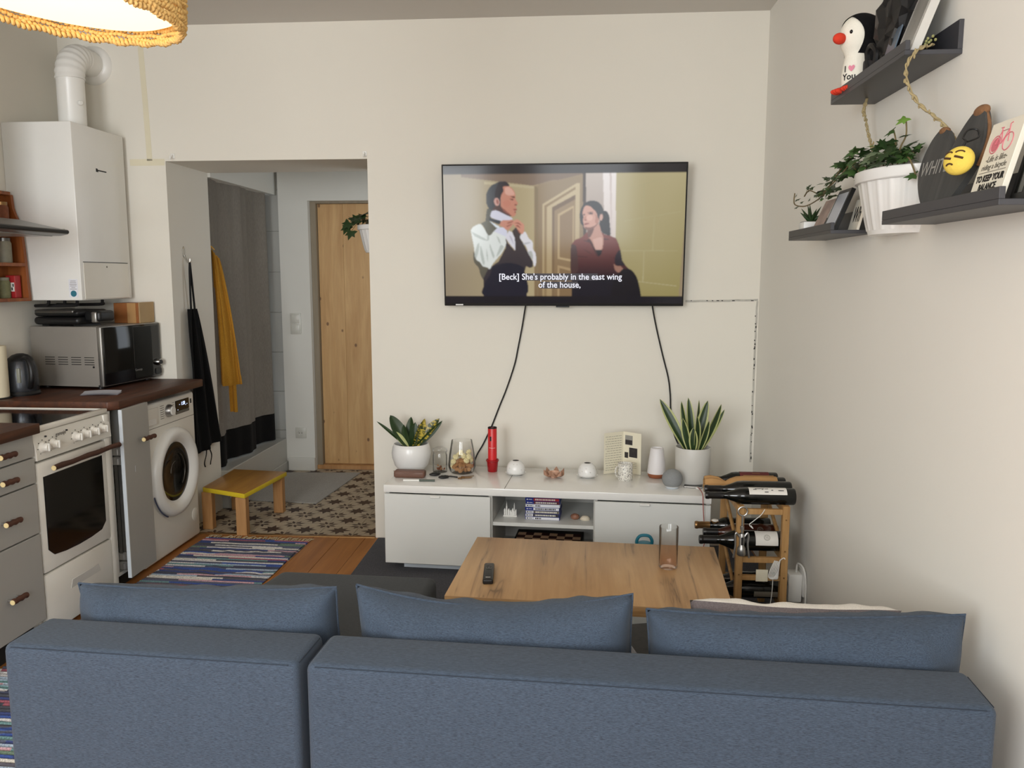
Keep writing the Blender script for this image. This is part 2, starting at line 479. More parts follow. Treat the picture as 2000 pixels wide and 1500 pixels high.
# back wall, with the passage opening cut through it
poly = [(XL-.1, -.0), (-2.23, 0), (-2.23, 2.087), (-1.115, 2.087), (-1.115, 0), (XR+.1, 0), (XR+.1, ZC), (XL-.1, ZC)]
wall_back = struct('wall_back', prism(B(), poly, -.51, 0, M=RX(PI/2)), M_WALL)
struct('wall_left', bx(B(), XL-.1, XL, YR, 0, 0, ZC), M_WALL)
struct('wall_right', bx(B(), XR, XR+.1, YR, 0, 0, ZC), M_WALLR)
b = B()
for a in ((XL-.1, -2.4, 0, ZC), (-1.1, -.45, 0, ZC), (.65, XR+.1, 0, ZC)): bx(b, a[0], a[1], YR-.15, YR, a[2], a[3])
for a in ((-2.4, -1.1), (-.45, .65)):
    bx(b, a[0], a[1], YR-.15, YR, 0, .85); bx(b, a[0], a[1], YR-.15, YR, 2.5, ZC)
struct('wall_rear', b, M_WALL)
for i, (x0, x1) in enumerate(((-2.4, -1.1), (-.45, .65))):
    b = B()
    for a in ((x0, x0+.06, .85, 2.5), (x1-.06, x1, .85, 2.5), (x0, x1, .85, .92), (x0, x1, 2.43, 2.5), ((x0+x1)/2-.04, (x0+x1)/2+.04, .85, 2.5)):
        bx(b, a[0], a[1], YR-.12, YR-.05, a[2], a[3], .006, 1)
    w = struct('window_%d' % (i+1), b, M_WHITE)
# marks on the back wall
def wallstrip(name, pts, w, mat, parent, jitter=0):
    b = B()
    for (x0, z0), (x1, z1) in zip(pts, pts[1:]):
        d = Vector((x1-x0, z1-z0)); n = Vector((-d.y, d.x)).normalized()*w/2
        prism(b, [(x0-n.x, z0-n.y), (x1-n.x, z1-n.y), (x1+n.x, z1+n.y), (x0+n.x, z0+n.y)], 0, .0012, M=RX(PI/2))
    return obj(name, b, mat, parent, 0)
wallstrip('tape_mark', [(-2.335, 2.70), (-2.325, 2.40), (-2.318, 2.09)], .03, M_TAPE, wall_back)
wallstrip('tape_mark', [(-2.43, 2.082), (-2.235, 2.082)], .035, M_TAPE, wall_back)
pts = [(.58+i*.0375+random.uniform(-.002, .002), 1.333+i*.0006+random.uniform(-.003, .003)) for i in range(11)]
wallstrip('crack', pts, .011, M_CRACK, wall_back)
pts = [(.952+random.uniform(-.0015, .0015)-.006*i/24, 1.335-.036*i) for i in range(25)]
wallstrip('crack', pts, .010, M_CRACK, wall_back)
b = B()
for i in range(26):
    zz = 1.30-random.random()*.82; box(b, (.948+random.uniform(-.003, .003), -.001, zz), (.005, .003, random.uniform(.004, .012)))
for i in range(7): box(b, (random.uniform(.6, .93), -.001, 1.337), (random.uniform(.005, .014), .003, .004))
obj('crack_hole', b, M_DARK, wall_back, 0)

# hall beyond the passage
YH = 1.575
TS = .2
b = B(); bx(b, -2.5, -.5, .0, 1.9, -.06, -.013); fh = struct('floor_hall', b, M_GROUT)
def star_tile():
    b = B(); h = TS/2-.0008
    bx(b, -h, h, -h, h, -.013, 0, .0012, 1)
    def petal(cx, cy, a, r0, r1, w):
        c, s = math.cos(a), math.sin(a)
        p = [(r0, 0), (r0+(r1-r0)*.45, -w), (r1, 0), (r0+(r1-r0)*.45, w)]
        t = bmesh.new(); vs = [t.verts.new((cx+u*c-v*s, cy+u*s+v*c, .0004)) for u, v in p]; t.faces.new(vs)
        merge(b, t, None, 1)
    for i in range(8): petal(0, 0, i*PI/4, .0, .072 if i % 2 == 0 else .06, .014)
    for sx in (-1, 1):
        for sy in (-1, 1):
            ba = math.atan2(-sy, -sx)
            for d in (-22.5, 22.5): petal(sx*(h-.002), sy*(h-.002), ba+d*D2R, .008, .062, .011)
    return b
proto = None
ty = .012+TS/2
while ty < 1.75:
    tx = -2.36
    while tx < -.7:
        if proto is None:
            proto = obj('tile', star_tile(), [M_TILEB, M_STAR], fh, 0, (tx, ty, 0))
        else:
            o = proto.copy(); COL.objects.link(o); o.location = (tx, ty, 0)
        tx += TS
    ty += TS
struct('trim_1', bx(B(), -2.23, -1.115, -.012, .016, -.004, .004, .003, 2), M_BRASS)
b = B()
poly = [(-2.187, 0), (-1.966, 0), (-1.966, 2.017), (-1.08, 2.017), (-1.08, 0), (-.5, 0), (-.5, ZC), (-2.187, ZC)]
prism(b, poly, -YH-.14, -YH, M=RX(PI/2)); struct('wall_hall_back', b, M_HALL)
b = B(); bx(b, -.6, -.5, .51, .65, 0, ZC); bx(b, -.6, -.5, 1.45, YH, 0, ZC); bx(b, -.6, -.5, .65, 1.45, 0, 1.0); bx(b, -.6, -.5, .65, 1.45, 2.2, ZC)
struct('wall_hall_right', b, M_HALL)
b = B()
for a in ((.65, .70, 1.0, 2.2), (1.40, 1.45, 1.0, 2.2), (.70, 1.40, 1.0, 1.05), (.70, 1.40, 2.15, 2.2)): bx(b, -.58, -.52, a[0], a[1], a[2], a[3], .005, 1)
struct('window_3', b, M_WHITE)  # unseen window added to go with the hall fill lamp
struct('ceiling_hall', bx(B(), -3.2, -.5, .51, 1.75, ZC, ZC+.1), M_HALL)
b = B(); bx(b, -3.2, -2.187, 1.63, 1.75, 0, ZC); bx(b, -3.2, -3.1, .51, 1.63, 0, ZC)
sw = struct('wall_shower', b, M_STILE)
tl = None
for i in range(3):
    for j in range(9):
        if tl is None: tl = obj('tile', bx(B(), -.1485, .1485, -.01, 0, -.1485, .1485, .002, 1), M_STILE, sw, 0)
        else: tl = tl.copy(); COL.objects.link(tl)
        tl.location = (-2.337-.3*i, 1.63, .15+.3*j)
struct('wall_shower_header', bx(B(), -2.30, -2.212, .51, 1.63, 2.062, ZC), M_HALL)
b = B(); bx(b, -2.45, -2.185, .51, 1.575, 0, .245, .004, 1); bx(b, -2.187, -2.178, .51, 1.575, 0, .07, .003, 1)
struct('trim_2', b, M_STILE)
struct('baseboard_hall', bx(B(), -2.17, -1.966, 1.555, 1.575, 0, .10, .003, 1), M_HALL)
d = bpy.data.objects.new('door_1', None); COL.objects.link(d); d['kind'] = 'structure'; d.location = (-1.966, 1.665, 0)
xs = [.045, .235, .435, .635, .885]
for x0, x1 in zip(xs, xs[1:]): obj('board', bx(B(), x0+.0004, x1-.0004, 0, .04, .035, 2.0, .001, 1), M_PINE, d, 0)
b = B(); bx(b, 0, .043, -.04, .05, 0, 2.017, .002, 1); bx(b, .043, .886, -.04, .05, 2.001, 2.017)
obj('door_frame', b, M_SHADEF, d, 0)
obj('threshold', bx(B(), 0, .886, -.05, .05, 0, .033, .003, 1), M_STOOL, d, 0)

def plate(name, label, x, z, h, kind):
    t = thing(name, label, 'switch' if kind else 'socket', (x, YH, z))
    obj('plate', bx(B(), -.041, .041, -.010, 0, -h/2, h/2, .003, 2), M_PLATE, t)
    if kind:
        for zz in (-.037, .037): obj('rocker', bx(B(), -.031, .031, -.015, -.009, zz-.031, zz+.031, .003, 2), M_PLATE, t)
    else:
        lathe_b = lathe(B(), [(0, -.002), (.018, -.002), (.0195, .006), (.021, .006)], 24, M=T(0, -.010, 0) @ RX(PI/2))
        obj('cup', lathe_b, M_POTG, t)
        b = B()
        for s in (-1, 1): cyl(b, (s*.0095, -.014, 0), (s*.0095, -.0105, 0), .003, 10)
        obj('pin_hole', b, M_BLACK, t)
plate('light_switch', 'double white light switch on the hall wall beside the pine door', -2.082, 1.118, .155, 1)
plate('wall_socket', 'white wall socket low on the hall wall left of the pine door', -2.071, .29, .082, 0)
for x, lab in ((-2.186, 'left'), (-1.127, 'right')):
    b = B(); tube(b, curve([(0, 0, .012), (0, -.012, .012), (0, -.016, 0), (0, -.03, -.012), (0, -.034, .004)], 16), .003, 8)
    bx(b, -.012, .012, -.005, 0, -.005, .022, .002, 1)
    o = obj('curtain_hook', b, M_WHITE); o.location = (x, 0, 2.105)
    tag(o, 'small white hook at the upper %s corner of the passage opening' % lab, 'hook')

# ================================================================== HALL THINGS
t = thing('shower_curtain', 'taupe shower curtain with a black hem band hanging above the white curb', 'curtain', (-2.27, .53, .25))
def cfold(u, z):
    y = u*.97
    a = .020+.012*(1-z/1.82)
    return Vector((a*math.sin(u*15+.8*math.sin(u*6))+.006*math.sin(u*41), y, z))
obj('cloth', sheet(B(), lambda u, v: cfold(u, 0.205+v*1.615), 150, 10, thick=.0015), M_CURT, t, 60)
obj('hem_band', sheet(B(), lambda u, v: cfold(u, 0.006+v*.199), 150, 3, thick=.0015), M_CURTB, t, 60)
obj('rail', cyl(B(), (0, -.02, 1.82), (0, 1.09, 1.82), .009, 12), M_WHITE, t)

t = thing('apron', 'black cooking apron hanging from a clear hook in the passage', 'apron', (-2.228, .15, 1.50))
def apr(u, v):     # u along width, v down
    w = .12+.24*v**.8
    yc = -.0+.11*v+.018
    y = yc+(u-.5)*w
    return Vector((.028+.016*math.sin(u*13+v*2)+.008*math.sin(u*29+1), y, -.22-v*.84+.04*(u-.5)*(v > .95)))
obj('cloth', sheet(B(), apr, 36, 24, thick=.002), M_APRON, t, 60)
for s, e in ((-.028, .004), (.03, .05)):
    b = B(); tube(b, curve([(.03, .008, .05), (.03, .008+s*.3, -.02), (.028, e-.005, -.22)], 16), .0065, 6); obj('neck_strap', b, M_APRON, t)
for y0 in (.09, .15):
    b = B()
    sheet(b, lambda u, v: Vector((.03+.01*math.sin(v*5), y0+.02*math.sin(v*4+y0*30)+(u-.5)*.016, -1.05-v*.12)), 2, 10, thick=.002); obj('tie', b, M_APRON, t)
t = thing('adhesive_hook', 'clear adhesive hook with a chrome tip holding the black apron', 'hook', (-2.23, .155, 1.575))
obj('pad', ell(B(), (.002, -.002, .03), (.0025, .018, .032)), M_GLASS, t)
b = B(); tube(b, curve([(.004, 0, .012), (.01, 0, -.008), (.022, .001, -.028), (.034, .002, -.026), (.036, .002, -.008)], 20), .0055, 10); obj('hook_tip', b, M_CHROME, t)

t = thing('yellow_garment', 'mustard yellow cloth garment hanging at the corner behind the black apron', 'garment', (-2.235, .555, 1.63))
def rain(u, v):
    w = .045+.115*v**.8
    x = -.012+u*w
    return Vector((x, .022*math.sin(u*8+v*2.2)*(.35+v)+.02*v+.01*math.sin(u*19), -v*.845+.05*(1-v)*(-u)-.02*u*v+.03*u*u*(v > .9)))
obj('cloth', sheet(B(), rain, 36, 30, thick=.003), M_YCLOTH, t, 70)
obj('sleeve', sheet(B(), lambda u, v: Vector((.035+u*.05+.01*v, .04+.012*math.sin(u*PI*2), -.50-v*.52)), 12, 12, thick=.003), M_YCLOTH, t, 70)
obj('hanging_loop', tube(B(), curve([(-.012, 0, .0), (-.006, -.02, .022), (.008, .0, 0)], 12), .003, 6), M_YCLOTH, t)

t = thing('stool', 'low wooden step stool with yellow painted edges standing on patterned tiles', 'stool')
P4 = [(-2.155, .085), (-1.852, -.042), (-1.80, .50), (-2.16, .545)]
b = B(); prism(b, P4, .222, .25, .004, 2)
tp = obj('seat', b, [M_YEL, M_STOOLT], t)
for p in tp.data.polygons:
    if p.normal.z > .9: p.material_index = 1
for cx, cy in ((-2.13, .10), (-1.885, .0), (-1.84, .46), (-2.13, .505)):
    obj('leg', bx(B(), cx-.03, cx+.03, cy-.024, cy+.024, 0, .222, .002, 1), M_STOOL, t)
o = obj('door_mat', prism(B(), [(-2.17, .70), (-1.665, .65), (-1.60, 1.50), (-2.17, 1.46)], .0005, .008, .003, 1), M_MAT)
tag(o, 'pale grey floor mat on the patterned hall tiles', 'mat')

def ivy_leaf():
    t = bmesh.new()
    P = [(0, 0), (.30, -.12), (.62, -.10), (.42, .22), (.56, .56), (.24, .50), (0, 1.0), (-.24, .50), (-.56, .56), (-.42, .22), (-.62, -.10), (-.30, -.12)]
    c = t.verts.new((0, .3, .06)); vs = [t.verts.new((x, y, -.10*abs(x)-.05*max(0, y-.5))) for x, y in P]
    for i in range(len(vs)): t.faces.new((c, vs[i], vs[(i+1) % len(vs)]))
    bmesh.ops.recalc_face_normals(t, faces=t.faces[:])
    return t
_lv = {}
def leaf_obj(parent, pos, size, direction, up, mat):
    key = mat.name
    if key not in _lv:
        t = ivy_leaf(); me = bpy.data.meshes.new('leaf'); t.to_mesh(me); t.free(); me.materials.append(mat)
        me.polygons.foreach_set('use_smooth', [True]*len(me.polygons)); _lv[key] = me
    d = Vector(direction).normalized(); u = Vector(up); z = (u-d*u.dot(d)).normalized(); x = d.cross(z)
    M = Matrix((x, d, z)).transposed().to_4x4() @ Matrix.Diagonal((size, size, size, 1))
    o = mesh_obj('leaf', _lv[key], parent); M.translation = Vector(pos); o.matrix_local = M
    return o

def planter(t, a, dpt, h, side):
    """half-round ribbed wall planter: flat back on plane x=0, bulging to -x"""
    nv = 60
    def ring(u, z, rib):
        th = PI/2+PI*u
        k = .70+.30*(z/h)**.85
        m = 1+(.022*max(0, math.sin(u*PI*22)) if rib else 0)
        return Vector((dpt*k*m*math.cos(th), a*k*m*math.sin(th), z))
    bo = B(); sheet(bo, lambda u, v: ring(u, .012+v*(h*.82), True), 88, 8); sheet(bo, lambda u, v: Vector((0, a*(.7+.3*v**.85)*(1-2*u), v*h)), 4, 8)
    bmesh.ops.recalc_face_normals(bo, faces=bo.faces[:])
    obj('body', bo, M_CERAM, t, 50)
    r = B()
    def rim(u, v):
        th = PI/2+PI*u; k = [.965, 1.035, 1.05, 1.05, 1.0, .95][int(round(v*5))]; z = [h*.81, h*.82, h*.84, h*.985, h, h*.9][int(round(v*5))]
        return Vector((dpt*k*math.cos(th), a*k*math.sin(th), z))
    sheet(r, rim, 48, 5); obj('rim', r, M_CERAM, t, 50)
    f = B(); sheet(f, lambda u, v: ring(u, [0, .012, .014][int(round(v*2))], False)*1.0, 40, 2)
    prism(f, [(dpt*.7*math.cos(PI/2+PI*i/20), a*.7*math.sin(PI/2+PI*i/20)) for i in range(21)], 0, .012)
    obj('base_foot', f, M_CERAM, t, 50)
    s = B(); prism(s, [(dpt*.93*math.cos(PI/2+PI*i/20), a*.93*math.sin(PI/2+PI*i/20)) for i in range(21)], h*.82, h*.86)
    obj('soil', s, M_SOIL, t, 0)

t = thing('wall_planter', 'white ribbed wall planter with green leaves inside the passage by the pine door', 'planter', (-1.115, .28, 1.60))
planter(t, .14, .125, .155, -1)
rnd = random.Random(3)
for i in range(16):
    p = Vector((-.03-rnd.random()*.11, rnd.uniform(-.11, .11), .15+rnd.random()*.07))
    leaf_obj(t, p, rnd.uniform(.045, .07), (rnd.uniform(-1, .1), rnd.uniform(-1, .6), rnd.uniform(-.9, .4)), (rnd.uniform(-.5, 0), -.6, 1), M_LEAF)
for p, d in (((-.17, -.05, .17), (-.6, -.3, -.6)), ((-.19, -.02, .15), (-.3, -.5, -.9)), ((-.15, -.08, .12), (-.3, -.4, -1)), ((-.14, .03, .19), (-1, -.3, .1))):
    leaf_obj(t, p, .06, d, (-.2, -1, .5), M_LEAF)
b = B()
for e in ((-.17, -.05, .17), (-.19, -.02, .15), (-.15, -.08, .12), (-.14, .03, .19), (-.06, 0, .2)): tube(b, curve([(-.05, 0, .13), (e[0]*.6, e[1]*.6, .19), e], 12), .0018, 5)
obj('stem', b, M_STEM, t)

# ================================================================== KITCHEN
FX = -2.10
o = obj('worktop', prism(B(), [(XL, -.875), (-2.125, -.875), (-2.088, -.84), (-2.075, -.012), (XL, -.012)], .857, .897, .004, 2), M_WTOP)
tag(o, 'dark brown wooden worktop under the microwave and above the washing machine', 'worktop')
o = obj('worktop', bx(B(), XL, -2.07, -2.75, -1.43, .86, .9, .004, 2), M_WTOP)
tag(o, 'dark brown wooden worktop over the grey drawer cabinet', 'worktop')

t = thing('drawer_cabinet', 'grey kitchen base cabinet with four drawers and branch handles', 'cabinet', (0, 0, 0))
obj('body', bx(B(), XL+.02, FX-.02, -2.03, -1.432, .10, .86), M_GREYF, t, 0)
obj('plinth', bx(B(), XL+.05, FX-.06, -2.03, -1.432, 0, .10), M_DARK, t, 0)
def branch(name, y, z, L, r, parent, x):
    b = B(); pts = [(x, y-L/2+L*i/8, z+.0015*math.sin(i*2.1)) for i in range(9)]
    tube(b, pts, [r*(1+.10*math.sin(i*1.7)) for i in range(9)], 12)
    h = obj(name, b, M_BRANCH, parent)
    b = B(); cyl(b, (x, y-L/2-.0015, z), (x, y-L/2+.001, z), r*.93, 14); obj('cut_end', b, M_CUT, h)
    b = B()
    for s in (-.3, .3): cyl(b, (x-.03, y+s*L, z), (x, y+s*L, z), .004, 8)
    obj('standoff', b, M_STEEL, h)
for z0, z1 in ((.768, .855), (.664, .762), (.462, .658), (.105, .456)):
    dr = obj('drawer_front', bx(B(), FX-.019, FX, -2.028, -1.434, z0, z1, .0015, 1), M_GREYF, t, 0)
    branch('handle', -1.62, (z0+z1)/2 if z1 > .6 else .265, .078, .0105, dr, FX+.03)

t = thing('electric_cooker', 'white freestanding electric cooker with six knobs and branch oven handle', 'cooker')
Y0, Y1 = -1.425, -.905
obj('body', bx(B(), XL+.1, FX-.035, Y0, Y1, .02, .855, .004, 1), M_ENAM, t)
obj('hob', bx(B(), XL+.12, FX-.03, Y0+.005, Y1-.005, .862, .868, .002, 1), M_BLACKG, t)
b = B(); bx(b, XL+.1, FX-.02, Y0, Y1, .852, .862, .003, 1); bx(b, FX-.035, FX-.008, Y0, Y1, .855, .874, .004, 2)
bx(b, XL+.1, XL+.12, Y0, Y1, .855, .872, .004, 1); bx(b, XL+.1, FX-.01, Y1-.008, Y1, .855, .873, .002, 1)
obj('hob_frame', b, M_ENAM, t)
cp = obj('control_panel', prism(B(), [(FX-.04, .745), (FX+.004, .745), (FX+.0, .80), (FX-.014, .852), (FX-.04, .852)], Y0, Y1, .002, 1, M=Matrix(((1, 0, 0, 0), (0, 0, 1, 0), (0, 1, 0, 0), (0, 0, 0, 1)))), M_ENAM, t)
for y, z in ((-1.385, .795), (-1.32, .795), (-1.168, .795), (-1.105, .795), (-1.042, .795), (-.978, .795)):
    kn = obj('knob', lathe(B(), [(0, 0), (.0225, 0), (.0225, .006), (.019, .010), (.017, .012), (.0165, .026), (.014, .03), (0, .03)], 24, M=T(FX, y, z) @ RY(PI/2)), M_ENAM, t)
    obj('grip', bx(B(), FX+.012, FX+.034, y-.005, y+.005, z-.016, z+.016, .002, 1), M_WHITE, kn)
    b = B()
    for a in range(5): box(b, (FX+.0015, y+.028*math.cos(.6+a*.9), z+.028*math.sin(.6+a*.9)), (.003, .003, .003))
    obj('dial_mark', b, M_INK, kn, 0)
b = B()
for y in (-1.352, -1.215): box(b, (FX-.004, y, .832), (.006, .006, .006))
obj('indicator', b, M_INK, cp, 0)
text('logo', 'gorenje', .022, M_INK, cp, T(FX+.0005, -1.262, .828) @ FACE_RIGHT)
b = B(); bx(b, FX-.03, FX-.002, Y0+.005, Y1-.045, .285, .735, .006, 2)
od = obj('oven_door', b, M_ENAM, t)
g = [(-1.39, .675), (-.985, .675), (-.985, .375), (-1.02, .345), (-1.10, .336), (-1.19, .333), (-1.28, .336), (-1.355, .345), (-1.39, .375)]
SW = Matrix(((0, 0, 1, 0), (1, 0, 0, 0), (0, 1, 0, 0), (0, 0, 0, 1)))
obj('window', prism(B(), g, FX-.004, FX+.0015, .001, 1, M=SW), M_BLACKG, od)
branch('handle', -1.145, .71, .47, .011, od, FX+.04)
obj('side_post', bx(B(), FX-.03, FX-.004, Y1-.04, Y1, .02, .85, .004, 2), M_ENAM, t)
dw = obj('drawer', bx(B(), FX-.03, FX-.002, Y0+.005, Y1-.045, .03, .277, .006, 2), M_ENAM, t)
obj('recess', prism(B(), [(-1.25, .20), (-1.06, .20), (-1.045, .165), (-1.265, .165)], FX-.012, FX-.0008, .001, 1, M=SW), M_POTG, dw)
b = B()
for y in (Y0+.05, Y1-.05):
    for x in (XL+.15, FX-.1): cyl(b, (x, y, 0), (x, y, .02), .018, 12)
obj('foot', b, M_BLACK, t)

t = thing('narrow_cabinet', 'narrow grey cabinet with its door ajar between cooker and washing machine', 'cabinet')
b = B(); bx(b, XL+.05, FX-.02, -.885, -.869, .07, .855); bx(b, XL+.05, FX-.02, -.66, -.645, .07, .855); bx(b, XL+.05, FX-.02, -.869, -.66, .07, .086)
obj('body', b, M_WHITE, t, 0)
obj('plinth', bx(B(), XL+.05, FX-.05, -.88, -.65, 0, .07), M_DARK, t, 0)
obj('interior', bx(B(), XL+.06, FX-.14, -.868, -.661, .087, .85), M_DARK, t, 0)
MD = T(-2.062, -.868, 0) @ RZ(2*D2R)
b = B(); bx(b, -.019, 0, 0, .245, .062, .86, .0015, 1, M=MD)
door = obj('door', b, [M_GREYF, M_GREYE], t, 0)
for p in door.data.polygons:
    if p.normal.y < -.7: p.material_index = 1
branch('handle', -.70, .70, .10, .0105, door, -2.03)
for z in (.665, .62, .12, .165):
    b = B(); bx(b, -2.125, -2.085, -.866, -.846, z-.02, z+.02, .003, 1); cyl(b, (-2.095, -.87, z-.014), (-2.095, -.87, z+.014), .006, 10); obj('hinge', b, M_STEEL, t)
obj('slide_rail', bx(B(), -2.115, -2.10, -.868, -.862, .18, .60), M_DSTEEL, t, 0)
obj('scratch', bx(B(), -.0002, .0006, .09, .092, .55, .58, M=MD @ T(0, 0, 0)), M_GREYE, door, 0)

t = thing('washing_machine', 'white front-loading washing machine with round door under the worktop', 'washing machine')
WX = -2.125; wy0, wy1 = -.632, -.03
obj('body', bx(B(), XL+.08, WX, wy0, wy1, .012, .83, .012, 3), M_ENAM, t)
b = B()
for y in (wy0+.06, wy1-.06): cyl(b, (WX-.06, y, 0), (WX-.06, y, .014), .022, 12)
obj('foot', b, M_BLACK, t)
obj('panel_seam', bx(B(), WX-.001, WX+.0008, wy0+.01, wy1-.008, .700, .7025), M_INKG, t, 0)
dr = obj('detergent_drawer', bx(B(), WX-.004, WX+.006, -.61, -.43, .715, .805, .004, 2), M_ENAM, t)
obj('grip_recess', bx(B(), WX+.004, WX+.0075, -.58, -.46, .722, .752, .002, 1), M_WHITE, dr)
obj('dial', lathe(B(), [(0, 0), (.034, 0), (.033, .012), (.026, .024), (0, .026)], 28, M=T(WX, -.322, .768) @ RY(PI/2)), M_STEEL, t)
obj('dial_cap', lathe(B(), [(.024, .02), (.023, .03), (0, .031)], 28, M=T(WX, -.322, .768) @ RY(PI/2)), M_WHITE, t)
b = B()
for i in range(7):
    bx(b, WX, WX+.0007, -.405, -.375, .735+i*.011, .738+i*.011)
    bx(b, WX, WX+.0007, -.372, -.368, .735+i*.011, .739+i*.011)
for i in range(7): bx(b, WX, WX+.0007, -.275, -.255, .735+i*.011, .737+i*.011)
obj('programme_print', b, M_INKG, t, 0)
ds = obj('display', bx(B(), WX-.002, WX+.004, -.245, -.095, .748, .806, .002, 1), M_BLACKG, t)
obj('key_strip', bx(B(), WX-.002, WX+.0045, -.245, -.095, .733, .747, .002, 1), M_INKG, ds)
M_LED = emit('display_digits', (205, 220, 255), 1.6)
text('digits', '1:28', .026, M_LED, ds, T(WX+.0045, -.165, .784) @ FACE_RIGHT, bold=.0004)
b = B()
for y, z in ((-.205, .782), (-.135, .772), (-.12, .776), (-.225, .756)): bx(b, WX+.004, WX+.0048, y-.003, y+.003, z-.0015, z+.0015)
obj('indicator', b, M_LED, ds, 0)
obj('rating_mark', bx(B(), WX, WX+.0008, -.075, -.06, .77, .795), M_INK, t, 0)
pd = obj('porthole_ring', lathe(B(), [(.235, 0), (.237, .014), (.228, .034), (.205, .042), (.178, .034), (.158, .016), (.152, .004)], 56, M=T(WX, -.305, .44) @ RY(PI/2)), M_WHITE, t, 60)
obj('door_glass', lathe(B(), [(.157, .012), (.13, .014), (.10, .008), (.06, .002), (0, .0)], 48, M=T(WX, -.305, .44) @ RY(PI/2)), M_BLACKG, pd, 60)
b = B(); tube(b, [(WX+.016, -.305+.10*math.cos(a), .44+.10*math.sin(a)) for a in [(-.9+i*.09) for i in range(22)]], .0022, 6)
tube(b, [(WX+.016, -.305+.055*math.cos(a), .44+.055*math.sin(a)) for a in [(1.6+i*.09) for i in range(18)]], .0018, 6)
obj('drum_highlight', b, M_DSTEEL, pd)
b = B(); tube(b, [(WX+.012, -.305+.243*math.cos(a), .44+.243*math.sin(a)) for a in [(3.5+i*.06) for i in range(14)]], .004, 6)
obj('door_catch', b, plain('catch_blue', (70, 76, 100), .5), pd)
obj('filter_cap', lathe(B(), [(.036, 0), (.036, .002), (.034, .003), (0, .003)], 28, M=T(WX, -.085, .14) @ RY(PI/2)), M_ENAM, t)
b = B(); cyl(b, (WX, -.585, .655), (WX+.0012, -.585, .655), .009, 14); obj('logo_dot', b, M_INKG, t)

# microwave, turned a little
t = thing('microwave', 'silver microwave with a black glass front on the dark worktop', 'microwave', (-2.362, -.49, .897), -6.2*D2R)
obj('body', bx(B(), -.41, -.028, 0, .48, .014, .318, .004, 2), M_MICRO, t)
fr = obj('front_frame', bx(B(), -.028, -.004, 0, .48, .014, .318, .006, 2), M_STEEL, t)
obj('door_glass', bx(B(), -.006, .004, .008, .475, .02, .314, .004, 2), M_BLACKG, fr)
obj('handle_shade', bx(B(), .003, .006, .24, .46, .03, .305, .002, 1), M_BLACKG, fr)
kn = obj('knob', lathe(B(), [(0, 0), (.02, 0), (.02, .006), (.016, .02), (0, .022)], 24, M=T(.005, .44, .10) @ RY(PI/2)), M_CHROME, fr)
obj('knob_cap', lathe(B(), [(.013, .021), (.012, .024), (0, .024)], 20, M=T(.005, .44, .10) @ RY(PI/2)), M_BLACK, kn)
obj('door_button', bx(B(), .004, .012, .415, .465, .035, .065, .003, 1), M_BLACK, fr)
text('logo', 'Gorenje', .018, M_STEEL, fr, T(.0065, .27, .075) @ FACE_RIGHT)
b = B()
for g_ in range(4):
    for j in range(4): bx(b, -.33+g_*.075, -.275+g_*.075, -.0012, .001, .125+j*.012, .1285+j*.012)
obj('vent_slot', b, M_DARK, t, 0)
b = B(); cyl(b, (-.055, -.0015, .115), (-.055, .001, .115), .0055, 12); cyl(b, (-.03, -.0015, .02), (-.03, .001, .02), .004, 10); obj('screw', b, M_BLACK, t)
b = B()
for x in (-.37, -.06):
    for y in (.05, .43): cyl(b, (x, y, 0), (x, y, .016), .014, 12)
obj('foot', b, M_BLACK, t)

t = thing('contact_grill', 'black contact grill with silver lid lying on top of the microwave', 'grill', (-2.60, -.36, 1.2155), -6*D2R)
b = B(); bx(b, -.13, .13, -.11, .12, .008, .048, .018, 4); obj('base', b, M_BLACK, t, 60)
for x in (-.09, .09): obj('foot', bx(B(), x-.02, x+.02, -.07, .08, 0, .012), M_BLACK, t)
ld = obj('lid', bx(B(), -.125, .13, -.11, .12, .050, .082, .016, 4), M_BLACK, t, 60)
obj('lid_trim', bx(B(), -.118, .105, -.112, -.02, .064, .085, .008, 3), M_DSTEEL, ld, 60)
h = obj('handle', bx(B(), .12, .215, -.06, .06, .022, .078, .016, 4), M_BLACK, t, 60)
obj('latch', bx(B(), .165, .196, -.064, .05, .018, .072, .006, 2), M_STEEL, h, 60)
t = thing('cardboard_box', 'small brown taped cardboard box behind the contact grill on the microwave', 'box', (-2.40, -.06, 1.2155), -4*D2R)
obj('side', bx(B(), -.09, .055, -.085, .05, 0, .108, .002, 1), M_CARDB, t, 0)
obj('end_flap', bx(B(), .056, .062, -.085, .05, 0, .112, .001, 1), M_CARD, t, 0)
obj('tape', bx(B(), -.01, .04, -.0862, -.0852, .0, .108), M_KRAFT, t, 0)

t = thing('kettle', 'dark grey electric kettle with black lid beside the microwave', 'kettle', (-2.675, -.665, .897))
obj('base', lathe(B(), [(0, 0), (.078, 0), (.08, .008), (.074, .02), (0, .02)], 36), M_BLACK, t)
obj('body', lathe(B(), [(.070, .02), (.073, .03), (.074, .06), (.072, .11), (.066, .145), (.058, .165)], 40), M_KETTLE, t, 60)
obj('lid', lathe(B(), [(.0585, .163), (.052, .178), (.035, .193), (.015, .2), (0, .201)], 36), M_BLACK, t, 60)
b = B(); tube(b, curve([(.045, -.038, .18), (.08, -.055, .172), (.098, -.066, .13), (.096, -.066, .08), (.075, -.05, .04)], 30), .0125, 10)
h = obj('handle', b, M_BLACK, t, 60)
obj('water_gauge', bx(B(), .026, .042, -.0735, -.060, .065, .135, .003, 2), plain('gauge_window', (142, 142, 130), .3), t)
obj('spout', prism(B(), [(-.05, -.015), (-.085, 0), (-.05, .015)], .145, .172, .003, 2), M_BLACK, t)
t = thing('paper_towel', 'cream paper towel roll on a black holder beside the kettle', 'paper towel', (-2.715, -.80, .897))
